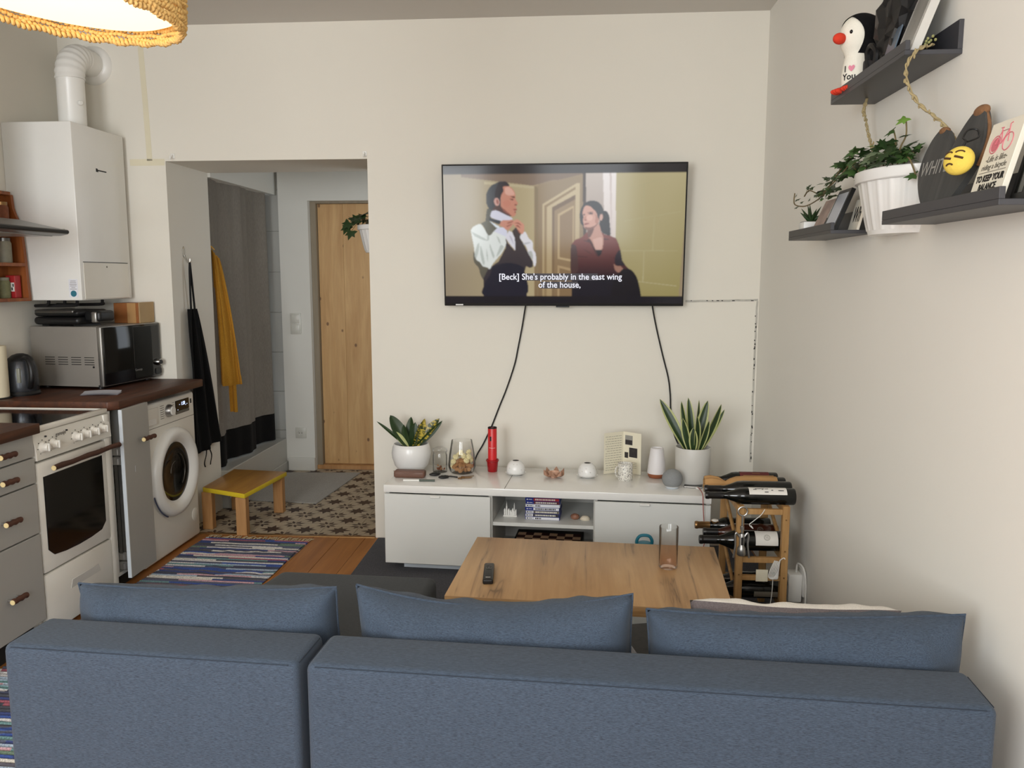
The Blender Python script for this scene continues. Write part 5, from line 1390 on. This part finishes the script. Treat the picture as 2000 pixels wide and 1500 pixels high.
# local frame after RY(-90): local x -> +z?  (cos -> z, sin -> y)
ZB = .547
UP = (-2.1, -.15)
bottle('black wine bottle with a long white label, frontmost on top of the rack', .888, -1.115, ZB, .355, .034, label=(.1, .52), lab_arc=(-1.15, .35))
bottle('plain black wine bottle, second from the front on top of the rack', .892, -1.036, ZB+.004, .35, .036, rz=0)
t = bottle('wine bottle wrapped in brown kraft paper on top of the rack', .888, -.954, ZB+.002, .30, .036)
b = B(); rr = random.Random(9)
prof = [(.0375, .035), (.039, .05), (.0395, .11), (.039, .17), (.036, .2), (.027, .228), (.0165, .245), (.018, .255), (.03, .275), (.036, .31), (.03, .335)]
lathe(b, prof, 36, M=RY(-PI/2), fn=lambda r, z, a: r*(1+.06*noise.noise((math.cos(a)*3, math.sin(a)*3, z*40))+(.12*math.sin(a*7) if z > .25 else 0)))
pw_ = obj('paper_wrap', b, M_KRAFT, t, 60)
b = B(); bx(b, -.17, -.045, -.004, .012, .0395, .0405); obj('paper_print', b, plain('kraft_print', (150, 112, 66), .85), pw_, 0)
bottle('wine bottle with a dark red label, rearmost on top of the rack', .876, -.868, ZB+.002, .31, .036, label=(.12, .52), lm=M_LABELR, lab_arc=(-1.4, .8))
ZM = .347
bottle('wine bottle with a round white crest label in the middle of the rack', .862, -1.095, ZM, .345, .041, label=(.10, .36), lab_arc=(-1.75, -.1), marks=False)
bottle('brown glass bottle behind the crest-label bottle in the middle of the rack', .86, -.98, ZM, .31, .038, gm=M_BOTTLEB)
bottle('dark bottle with gold neck foil at the back of the rack middle level', .85, -.88, ZM, .32, .037, foil=M_BRASS)
ZL = .147
bottle('black bottle with a small grey label on the bottom level of the rack', .86, -1.10, ZL, .32, .037, label=(.05, .38), lm=M_INKG, lab_arc=(-2.2, -1.5), marks=False)
bottle('plain black bottle behind the others on the bottom level of the rack', .865, -1.005, ZL, .32, .037)
# crest print on the middle label
for o in bpy.data.objects:
    if o.name.startswith('wine_bottle') and 'crest' in o.get('label', ''):
        b = B(); Mx = RY(-PI/2); r_ = .0418
        for rad in (.012, .0095):
            tube(b, [Mx @ Vector((r_*math.cos(-.95+rad*math.cos(a)/r_), r_*math.sin(-.95+rad*math.cos(a)/r_), .0785+rad*math.sin(a))) for a in [i*2*PI/24 for i in range(25)]], .0006, 4)
        for dz in (-.004, 0, .004):
            tube(b, [Mx @ Vector((r_*math.cos(-.95+x/r_), r_*math.sin(-.95+x/r_), .0785+dz+.002*math.sin(x*500))) for x in (-.006, -.002, .002, .006)], .0006, 4)
        obj('crest_print', b, M_INKG, o)
t = thing('corkscrew', 'metal wing corkscrew hanging on the front post of the wine rack', 'corkscrew', (RXa+.004, RYa-.026, .0))
b = B(); tube(b, [(.018*math.cos(a), 0, .536+.018*math.sin(a)) for a in [i*2*PI/24 for i in range(25)]], .0035, 8)
obj('handle_ring', b, M_STEEL, t)
b = B(); cyl(b, (0, 0, .52), (0, 0, .44), .0045, 12); cyl(b, (0, 0, .475), (0, 0, .462), .008, 14); obj('shaft', b, M_STEEL, t)
bd = obj('body', lathe(B(), [(.009, .445), (.011, .44), (.010, .395), (.016, .385), (.0175, .36), (.015, .356), (.012, .38), (.007, .39)], 24), M_STEEL, t, 50)
obj('window', bx(B(), -.005, .005, -.0118, -.0108, .40, .432), M_DARK, bd, 0)
for s in (-1, 1):
    b = B(); tube(b, curve([(s*.010, 0, .432), (s*.022, 0, .448), (s*.026, 0, .43), (s*.024, 0, .40), (s*.028, 0, .365), (s*.031, 0, .345)], 24), .004, 8); obj('arm', b, M_STEEL, t)
obj('nail', cyl(B(), (0, .0, .551), (0, .0135, .551), .002, 8), M_BRASS, t)
o = obj('price_card', bx(B(), .735, .782, RYa-.0125, RYa-.0095, .243, .292), M_PAPER); tag(o, 'blank cream card fixed to the lower front rail of the wine rack', 'card')
b = B(); rr = random.Random(6)
for i in range(5):
    tube(b, curve([(.805+i*.004, RYa-.022-i*.003, .335), (.79+i*.005, RYa-.024-i*.003, .30), (.782+i*.005, RYa-.024, .268), (.80+i*.004, RYa-.028, .262), (.818, RYa-.024-i*.002, .30), (.826, RYa-.018, .335)], 24), .0022, 6)
tube(b, curve([(.80, RYa-.022, .27), (.798, RYa-.024, .2), (.79, RYa-.026, .12), (.79, RYa-.03, .02)], 20), .0016, 6)
tube(b, curve([(.826, RYa-.018, .335), (.84, RYa-.018, .345), (.845, RYa-.02, .34)], 10), .0022, 6)
o = obj('cable_hank', b, M_WCAB); tag(o, 'white cable hank hanging on the right front post of the wine rack', 'cable')
b = B(); tube(b, curve([(.76, RYa-.012, .542), (.745, RYa-.016, .52), (.715, RYa-.02, .495), (.70, RYa-.02, .48), (.715, RYa-.022, .465), (.705, RYa-.022, .478)], 30), .0016, 6)
o = obj('string', b, M_WCAB); tag(o, 'thin white string tied to the top rail of the wine rack', 'string')
t = thing('wire_cage_cap', 'small brass bottle cage resting on a bottle neck at the back left of the rack', 'bottle cap', (.618, -.88, .3975))
obj('disc', lathe(B(), [(0, .006), (.016, .006), (.017, .008), (.012, .012), (0, .013)], 20), M_LABEL, t)
obj('cage', tube(B(), [(.019*math.cos(a), .019*math.sin(a), .004+.003*math.sin(a*4)) for a in [i*2*PI/32 for i in range(33)]], .0025, 6), M_BRASS, t)

# plug adapter low on the right wall
t = thing('plug_adapter', 'white box-shaped plug adapter with cable low on the right wall', 'adapter', (XR, -1.03, .19))
obj('housing', bx(B(), -.068, -.012, -.034, .034, -.075, .045, .006, 2), M_WHITE, t)
obj('socket_plate', bx(B(), -.012, 0, -.042, .042, -.05, .06, .004, 2), M_WHITE, t)
obj('cable', tube(B(), curve([(-.03, 0, .045), (-.028, -.01, .085), (-.014, -.05, .075), (-.008, -.07, .0), (-.01, -.075, -.17)], 30), .004, 7), M_WCAB, t)
b = B(); cyl(b, (-.095, 0, .0), (-.068, 0, .0), .018, 16); tube(b, curve([(-.09, 0, 0), (-.10, .0, -.06), (-.10, .03, -.17)], 16), .004, 6); obj('black_plug', b, M_BLACK, t)

# ================================================================== SHELVES ON THE RIGHT WALL
def ledge(lab, y0, y1, z):
    t = thing('wall_ledge', lab, 'shelf', (XR, 0, z))
    obj('base_board', bx(B(), -.14, 0, y0, y1, 0, .012, .001, 1), M_ANTH, t, 0)
    obj('front_lip', bx(B(), -.14, -.128, y0, y1, .012, .036, .001, 1), M_ANTH, t, 0)
    obj('back_board', bx(B(), -.012, 0, y0, y1, .012, .084, .001, 1), M_ANTH, t, 0)
ledge('black picture ledge, highest on the right wall, holding the penguin', -2.19, -1.58, 2.016)
ledge('black picture ledge on the right wall holding the heart sign', -2.716, -2.095, 1.600)
ledge('black picture ledge on the right wall left of the white planter', -1.645, -1.115, 1.600)
ZU, ZW = 2.028, 1.612

# penguin, facing -x and a little toward the camera
t = thing('penguin_plush', 'penguin soft toy with a red beak on the highest ledge', 'soft toy', (.872, -1.685, 2.03), 0, rot=(0, 0, (180+18)*D2R))
PR = [(.0, 0), (.040, .002), (.050, .02), (.052, .05), (.048, .085), (.044, .105), (.046, .118), (.056, .138), (.062, .165), (.058, .195), (.044, .217), (.022, .230), (0, .234)]
PRs = [(p.x, p.y) for p in curve([(r, z, 0) for r, z in PR], 60)]
obj('body', lathe(B(), [(max(0, r), z) for r, z in PRs], 40, M=Matrix.Diagonal((1, .95, 1, 1))), M_PLUSHW, t, 80)
b = B()
def face_open(z):       # half-angle of the white front
    if z < .11: return 1.05+.25*math.sin(z*20)
    return max(.0, 1.15*math.sqrt(max(0, 1-((z-.155)/.066)**2)))
def hood(u, v):
    i = v*(len(PRs)-1); k0 = min(int(i), len(PRs)-2); fr_ = i-k0
    r = PRs[k0][0]*(1-fr_)+PRs[k0+1][0]*fr_; z = PRs[k0][1]*(1-fr_)+PRs[k0+1][1]*fr_
    h = face_open(z); a = h+(2*PI-2*h)*u
    kx = 1.05+.10*(math.cos(a) < 0)*abs(math.cos(a))
    return Vector((max(0, r)*kx*math.cos(a), max(0, r)*1.01*math.sin(a), z*1.015-.001))
sheet(b, hood, 44, 60, thick=-.003); obj('black_coat', b, M_PLUSHB, t, 80)
obj('beak', ell(B(), (.073, 0, .158), (.021, .017, .017)), M_BEAK, t, 80)
for s in (-1, 1):
    obj('eye', ell(B(), (.0535, s*.029, .172), (.004, .0055, .006)), M_BLACKG, t, 80)
    b = B()
    for q in (-.012, 0, .012): ell(b, (.050, s*.026+q, .008), (.020, .0075, .009))
    obj('webbed_foot', b, M_BEAK, t, 80)
    b = B(); ell(b, (-.01, s*.055, .075), (.022, .011, .05), M=RX(s*.15)); obj('wing', b, M_PLUSHB, t, 80)
MT = T(.0475, 0, 0)
def belly(x, z):        # wrap flat print on the belly
    a = x/.05; return Vector((.0535*math.cos(a), .0535*math.sin(a)*.95, z))
def wraptext(name, body, size, z, off, mat, bold=.0006):
    o = text(name, body, size, mat, t, I4, bold=bold, ext=0)
    for v in o.data.vertices: p = belly(v.co.x+off, z+v.co.y); v.co = p*1.004
    return o
OFF = .020
wraptext('print_letter', 'I', .026, .066, -.013+OFF, M_INK)
wraptext('print_word', 'You', .026, .042, .0+OFF, M_INK)
b = B(); hp = [(0, -.010), (.007, -.003), (.010, .003), (.008, .008), (.004, .009), (0, .005), (-.004, .009), (-.008, .008), (-.010, .003), (-.007, -.003)]
tt = bmesh.new(); tt.faces.new([tt.verts.new(belly(x+.008+OFF, .066+y)*1.006) for x, y in hp]); merge(b, tt, None, 0); obj('print_heart', b, M_HEARTP, t, 0)

t = thing('black_bag', 'crumpled black nylon bag slumped beside the penguin on the highest ledge', 'bag', (.905, -1.925, 2.03))
def bagf(u, v):
    a = 2*PI*u; z = v
    r = (1+.30*noise.noise((math.cos(a)*2, math.sin(a)*2, z*4))+.26*abs(noise.noise((math.cos(a)*4, math.sin(a)*4, z*11))))
    prof = math.sin(PI*min(.97, .10+.86*v))**.6
    return Vector((.048*r*prof*math.cos(a)-.006*v, .135*r*prof*math.sin(a)*(1-.45*v)-.05*v*v, .30*z))
b = B(); sheet(b, bagf, 22, 14); rr = random.Random(4)
for v in b.verts:
    if v.co.z > .012: v.co += Vector((rr.uniform(-.011, .009), rr.uniform(-.012, .012), rr.uniform(-.01, .01)))
obj('bag_body', b, M_BAG, t, 12)
b = B(); tube(b, curve([(-.045, .10, .02), (-.052, .11, .08), (-.052, .08, .10), (-.05, .04, .07), (-.052, .05, .03)], 24), .008, 6); obj('strap', b, M_BAG, t)
b = B(); sheet(b, lambda u, v: Vector((-.05-.006*math.sin(u*6), .15-.10*u, .005+.055*v+.008*math.sin(u*5))), 10, 5, thick=.004); obj('side_flap', b, M_ANTH, t)

def leaning(name, lab, cat, y0, y1, z, H, th, xfoot, tilt, mats, inner=True):
    """a board leaning back against the wall; its face looks to -x"""
    t = thing(name, lab, cat, (xfoot, (y0+y1)/2, z), 0, rot=(0, tilt*D2R, 0))
    w = y1-y0
    obj('board', bx(B(), 0, th, -w/2, w/2, 0, H, .001, 1), mats[0], t, 0)
    if inner: obj('picture', bx(B(), -.0008, .001, -w/2+.014, w/2-.014, .014, H-.014), mats[1], t, 0)
    return t
leaning('framed_photo', 'silver picture frame leaning at the near end of the highest ledge', 'picture frame', -2.165, -2.045, 2.0285, .21, .022, .842, 20, (M_SILV, M_PHOTO))
leaning('plastic_sleeve', 'blue-grey clear sleeve between the bag and the silver frame', 'sleeve', -2.035, -1.965, 2.0285, .11, .004, .838, 16, (M_CLEAR, M_CLEAR), False)
leaning('framed_photo', 'dark-edged picture frame with a pale picture behind the ivy on the left ledge', 'picture frame', -1.60, -1.47, 1.6125, .15, .014, .842, 22, (M_BLACK, plain('pale_print', (176, 180, 190), .3)))
leaning('postcard', 'small colourful postcard beside the little succulent on the left ledge', 'postcard', -1.44, -1.33, 1.6125, .13, .003, .842, 24, (plain('postcard_print', (150, 128, 118), .5, var=.6, sc=22), M_PHOTO), False)
tw = leaning('word_sign', 'cream sign with tall dark lettering partly hidden behind the white planter', 'sign', -1.642, -1.55, 1.6125, .105, .008, .905, 14, (M_SIGNW, M_SIGNW), False)
text('lettering', 'Wh', .075, M_INK, tw, T(-.001, -.01, .05) @ FACE_LEFT, sx=.62)

t = thing('succulent', 'little spiky succulent in a white pot at the far end of the left ledge', 'plant', (.885, -1.185, 1.612))
obj('pot', bx(B(), -.036, .036, -.036, .036, 0, .055, .005, 2), M_CERAM, t)
obj('soil', bx(B(), -.031, .031, -.031, .031, .05, .0562), M_SOIL, t, 0)
for i in range(9):
    a = i*2.4; tl = (12+i*4.5)*D2R
    b = B(); tube(b, [(0, 0, 0), (0, .004, .03), (0, .012, .075-.003*i)], [.007, .0065, .0006], 6); o = obj('leaf', b, M_LEAF, t, 60); o.matrix_local = T(0, 0, .052) @ RZ(a) @ RX(-tl)

# big wall planter with ivy
t = thing('wall_planter', 'large white ribbed wall planter of trailing ivy between the two lower ledges', 'planter', (XR, -1.868, 1.585))
planter(t, .178, .125, .185, -1)
rnd = random.Random(21)
vines = [[(-.05, .04, .17), (-.10, .15, .226), (-.112, .248, .198), (-.112, .409, .166), (-.112, .466, .149), (-.112, .592, .138), (-.112, .696, .141), (-.112, .80, .16), (-.112, .80, .20)],
         [(-.06, .02, .17), (-.10, .18, .235), (-.112, .30, .20), (-.112, .42, .155), (-.112, .50, .17), (-.112, .60, .19), (-.112, .66, .175)],
         [(-.05, .0, .17), (-.06, .06, .25), (-.06, .09, .27)], [(-.05, -.02, .17), (-.05, -.05, .25), (-.055, -.04, .295)], [(-.05, -.07, .17), (-.06, -.11, .23), (-.055, -.135, .265), (-.06, -.14, .31)],
         [(-.05, -.06, .17), (-.06, -.12, .22), (-.05, -.18, .21)], [(-.08, .08, .17), (-.10, .16, .22), (-.11, .17, .26)], [(-.05, -.1, .17), (-.06, -.17, .20), (-.05, -.205, .15)]]
b = B()
for v in vines: tube(b, curve(v, 40), .0024, 6)
obj('vine', b, M_STEM, t)
def addleaf(p, s, m=None):
    leaf_obj(t, p, s, (rnd.uniform(-1, -.1), rnd.uniform(-.9, .9), rnd.uniform(-.7, .35)), (-.75, -.45, rnd.uniform(.5, 1.2)), m or rnd.choice([M_LEAF, M_LEAF, M_LEAFM]))
for i in range(64):
    yy = rnd.uniform(-.165, .20); zz = .185+rnd.random()*.055+(.02 if -.1 < yy < .12 else 0)
    addleaf((rnd.uniform(-.125, -.02), yy, zz), rnd.uniform(.024, .042))
for v in vines[:2]:
    pts = curve(v, 60)
    for p in pts[8::5]: addleaf(p+Vector((rnd.uniform(-.015, .01), rnd.uniform(-.02, .02), rnd.uniform(-.012, .02))), rnd.uniform(.018, .034) if p.y < .42 else rnd.uniform(.012, .024))
for v in vines[2:]: 
    addleaf(Vector(v[-1]), .034, M_LEAFL if v is vines[2] or v is vines[4] else M_LEAFM)
    addleaf(Vector(v[-2]), .03)
for i in range(34):
    u_ = rnd.random(); addleaf((rnd.uniform(-.13, -.07), .14+.30*u_+rnd.uniform(-.02, .02), .235-.075*u_+rnd.uniform(-.02, .028)), rnd.uniform(.022, .038))
for i in range(14): addleaf((rnd.uniform(-.10, -.02), rnd.uniform(-.20, -.11), .19+rnd.random()*.07), rnd.uniform(.02, .035), M_LEAFM)
for i in range(5):
    b = B(); p = (rnd.uniform(-.11, -.07), rnd.uniform(-.06, .08), .2+rnd.random()*.03)
    leaf_obj(t, p, .045, (-1, rnd.uniform(-.5, .5), -.5), (-.7, -.4, .8), plain('pale_rim_leaf', (110, 126, 96), .5, var=.3, sc=30) if i == 0 else bpy.data.materials['pale_rim_leaf'])

def plait(name, lab, pts):
    t = thing(name, lab, 'vine'); P = curve(pts, 90); n = len(P)
    for k_ in range(2):
        b = B(); Q = []
        for i, p in enumerate(P):
            a = i*.62+k_*PI; Q.append(p+Vector((.0026*math.cos(a), .0026*math.sin(a), .002*math.sin(a*1.7))))
        tube(b, Q, [.0026+.0009*math.sin(i*.9) for i in range(n)], 6); obj('strand', b, M_TWINE, t, 80)
    b = B(); rr = random.Random(len(pts))
    for i in range(4, n-2, 5):
        ell(b, tuple(P[i]+Vector((rr.uniform(-.006, .006), rr.uniform(-.008, .008), 0))), (.0028, .0035, .006), 8, 6)
    obj('bud', b, M_TWINE, t, 80)
    return t
t = plait('dried_vine', 'twisted dry vine hanging from the highest ledge down to the heart sign', [(.90, -2.165, 2.045), (.85, -2.205, 2.025), (.816, -2.225, 1.985), (.824, -2.215, 1.94), (.855, -2.215, 1.89), (.90, -2.225, 1.85), (.93, -2.24, 1.81), (.94, -2.26, 1.76)])
b = B(); rr = random.Random(3)
for i in range(9): ell(b, (.895+rr.uniform(-.012, .012), -2.165+rr.uniform(-.02, .015), 2.05+rr.uniform(-.006, .014)), (.0035, .005, .004), 8, 6)
obj('leaf_bud', b, plain('dry_bud', (142, 142, 92), .8, var=.2), t, 80)
plait('dried_vine', 'twisted dry vine hanging from the highest ledge down to the ivy planter', [(.905, -1.675, 2.014), (.90, -1.668, 1.985), (.905, -1.675, 1.95), (.915, -1.68, 1.90), (.925, -1.685, 1.86), (.93, -1.70, 1.80), (.932, -1.72, 1.765)])

# heart sign
t = thing('heart_sign', 'dark heart-shaped wooden sign with bark tips and pale lettering', 'sign', (.845, -2.345, 1.6125), 0, rot=(0, 15*D2R, 7*D2R))
HP = [(0, 0), (.03, .006), (.072, .04), (.108, .09), (.118, .14), (.105, .185), (.082, .21), (.06, .215), (.035, .20), (.015, .175), (0, .15), (-.012, .18), (-.035, .215), (-.062, .238), (-.085, .235), (-.11, .20), (-.125, .15), (-.115, .10), (-.08, .045), (-.035, .006)]
HPs = [(q.x, q.y) for q in curve([(x, y, 0) for x, y in HP+[HP[0]]], 100)[:-1]]
MHs = Matrix(((0, 0, 1, 0), (1, 0, 0, 0), (0, 1, 0, 0), (0, 0, 0, 1)))
hb = obj('board', prism(B(), HPs, 0, .015, M=MHs), M_SLATE, t, 40)
for cx_, cz_, s_ in ((.064, .210, .7), (-.072, .232, 1.05)):
    b = B(); ell(b, (.006, cx_, cz_), (.011, .026*s_, .014*s_)); obj('bark_tip', b, M_BARK, hb, 80)
b = B(); tube(b, curve([(.008, -.085, .232), (.009, -.115, .195), (.009, -.128, .15), (.009, -.122, .10)], 16), .004, 8); obj('bark_edge', b, M_BARK, hb, 80)
text('lettering', 'WHITE', .052, plain('faded_paint', (150, 148, 142), .9), hb, T(-.0008, .045, .115) @ FACE_LEFT, sx=.75, align='CENTER')
t = thing('smiley_keyring', 'round yellow unamused smiley plush hanging in front of the heart sign', 'keyring', (.836, -2.500, 1.713), 0, rot=(0, 14*D2R, 38*D2R))
obj('face', ell(B(), (0, 0, 0), (.021, .033, .032), 28, 18), M_EMOJI, t, 80)
def onface(y, z, e=1.02):
    y, z = y*.8, z*.85; q = max(.02, 1-(y/.033)**2-(z/.032)**2); return Vector((-.021*math.sqrt(q)*e-.0006, y, z))
def mark(name, pts, r): obj(name, tube(B(), [onface(y, z) for y, z in pts], r, 6), M_BROWN, t, 80)
for s, o_ in ((.020, .012), (-.012, .012)):
    mark('eyebrow', [(s+.012*math.cos(a), o_+.007*math.sin(a)) for a in [.3+i*.35 for i in range(8)]], .0016)
    mark('eye', [(s+.011-.022*i/6, o_-.008-.001*i % 2) for i in range(7)], .0024)
mark('mouth', [(.012-.010*math.cos(.3+i*.35), -.020+.006*math.sin(.3+i*.35)) for i in range(8)], .0018)
obj('cord', tube(B(), curve([(0, -.002, .031), (.004, -.004, .045), (.008, .006, .056), (.022, .006, .078), (.036, -.006, .082), (.03, -.016, .062), (.008, -.006, .045)], 36), .0024, 6), M_BLACK, t)

# bicycle sign
t = thing('bicycle_sign', 'cream printed sign with a pink bicycle leaning on the right ledge', 'sign', (.846, -2.592, 1.6125), 0, rot=(0, 15*D2R, 0))
bw, bh = .135, .178
bd = obj('board', bx(B(), 0, .012, -bw/2, bw/2, 0, bh, .001, 1), M_SIGNW, t, 0)
def onb(x, z): return Vector((-.0006, -x, z))
b = B()
for cx_ in (-.026, .026): tube(b, [onb(cx_+.0185*math.cos(a), .128+.0185*math.sin(a)) for a in [i*2*PI/28 for i in range(29)]], .0011, 5)
for L_ in ([(-.026, .128), (-.012, .155), (.016, .155), (.0, .128), (-.026, .128)], [(-.012, .155), (.0, .128)], [(.026, .128), (.014, .166), (.022, .168)], [(-.013, .155), (-.015, .162)], [(-.021, .163), (-.009, .162)]):
    tube(b, [onb(x, z) for x, z in L_], .0011, 5)
tt = bmesh.new(); tt.faces.new([tt.verts.new(onb(-.026+.015*math.cos(a), .128+.015*math.sin(a))) for a in [i*2*PI/20 for i in range(20)]]); merge(b, tt, None, 0)
obj('bicycle_print', b, M_PINKP, bd)
text('lettering', '-Life is like-', .019, M_INKG, bd, T(-.0006, 0, .097) @ FACE_LEFT, shear=.2)
text('lettering', 'riding a bicycle', .017, M_INKG, bd, T(-.0006, 0, .080) @ FACE_LEFT, shear=.2)
obj('rule', bx(B(), -.0008, 0, -.055, .055, .0685, .0695), M_INKG, bd, 0)
text('lettering', 'TO KEEP YOUR', .0195, M_INK, bd, T(-.0006, 0, .055) @ FACE_LEFT, bold=.0008, sx=.85)
text('lettering', 'BALANCE', .0195, M_INK, bd, T(-.0006, 0, .036) @ FACE_LEFT, bold=.0008, sx=.85)
leaning('framed_photo', 'black picture frame at the near end of the right ledge behind the bicycle sign', 'picture frame', -2.712, -2.655, 1.6125, .15, .012, .87, 14, (M_BLACK, M_BLACKG))

# ================================================================== PENDANT LAMP
LX, LY, LZ, LR = -1.085, -2.75, 2.012, .268
t = thing('pendant_lamp', 'round pendant lamp with a woven raffia rim and glowing diffuser', 'lamp', (LX, LY, LZ), 0, rot=(0, 7*D2R, 0))
b = B()
for j in range(14):
    z = .004+.0098*j; rr_ = LR-.0001*j*j
    pts = []
    for i in range(601):
        a = 2*PI*i/600; w = .0036*math.sin(i*2*PI/4+j*PI*.9)+.0015*math.sin(i*.37+j)
        pts.append(((rr_+w)*math.cos(a), (rr_+w)*math.sin(a), z+.003*math.cos(i*2*PI/4+j)+.002*math.sin(i*.21+j*2)))
    tube(b, pts, .0046, 5)
obj('woven_rim', b, M_WOVEN, t, 80)
b = B(); pts = [((LR-.003+.005*math.sin(i*1.4))*math.cos(2*PI*i/720), (LR-.003+.005*math.sin(i*1.4))*math.sin(2*PI*i/720), -.003+.0045*math.cos(i*1.4)+.002*math.sin(i*.21)) for i in range(721)]
tube(b, pts, .0044, 5); obj('braided_edge', b, M_WOVEN, t, 80)
obj('shade_top', lathe(B(), [(LR-.004, .135), (LR-.05, .17), (.12, .205), (.03, .215)], 48), M_WOVEN, t, 60)
k = NT('lit_diffuser'); k.base((.8, .75, .6, 1)); k.b.inputs['Emission Color'].default_value = (1, .80, .46, 1); k.b.inputs['Emission Strength'].default_value = 1.7
obj('diffuser', lathe(B(), [(0, .012), (LR-.03, .016), (LR-.014, .024)], 56), k.m, t, 60)
obj('cord', cyl(B(), (0, 0, .21), (-.04, 0, ZC-LZ-.001), .004, 8), M_WCAB, t)
obj('ceiling_rose', lathe(B(), [(0, 0), (.05, 0), (.045, -.02), (.01, -.03), (0, -.03)], 28, M=T(-.04, 0, ZC-LZ-.003)), M_WHITE, t)

# ================================================================== pieces of one kind become separate parts
def islands(o):
    bm = bmesh.new(); bm.from_mesh(o.data); seen = set(); groups = []
    for f in bm.faces:
        if f.index in seen: continue
        st = [f]; seen.add(f.index); g = []
        while st:
            c = st.pop(); g.append(c.index)
            for v in c.verts:
                for n in v.link_faces:
                    if n.index not in seen: seen.add(n.index); st.append(n)
        groups.append(set(g))
    bm.free(); return groups
SPLIT = {'standoff', 'foot', 'button', 'indicator', 'screw', 'connection_pipe', 'pin_hole', 'stem', 'vine', 'leaf_bud', 'thumb_stick', 'clasp'}
STUFF = {'dial_mark', 'programme_print', 'vent_slot', 'sticker_lines', 'handwriting', 'spine_lettering', 'spine_logo', 'label_print', 'print_mark',
         'crack_hole', 'fringe', 'relief', 'bud', 'drum_highlight', 'woven_rim', 'crest_print'}
for o in list(bpy.data.objects):
    if o.type != 'MESH': continue
    nm = o.name.split('.')[0]
    if nm in STUFF and o.parent: o['kind'] = 'stuff'
    if nm in SPLIT and o.parent:
        gs = islands(o)
        if len(gs) < 2: continue
        src = o.data
        for i, g in enumerate(gs):
            bm = bmesh.new(); bm.from_mesh(src); bm.faces.ensure_lookup_table()
            bmesh.ops.delete(bm, geom=[f for f in bm.faces if f.index not in g], context='FACES')
            me = bpy.data.meshes.new(nm); bm.to_mesh(me); bm.free()
            for m in src.materials: me.materials.append(m)
            if i == 0: o.data = me
            else:
                c = o.copy(); c.data = me; COL.objects.link(c)
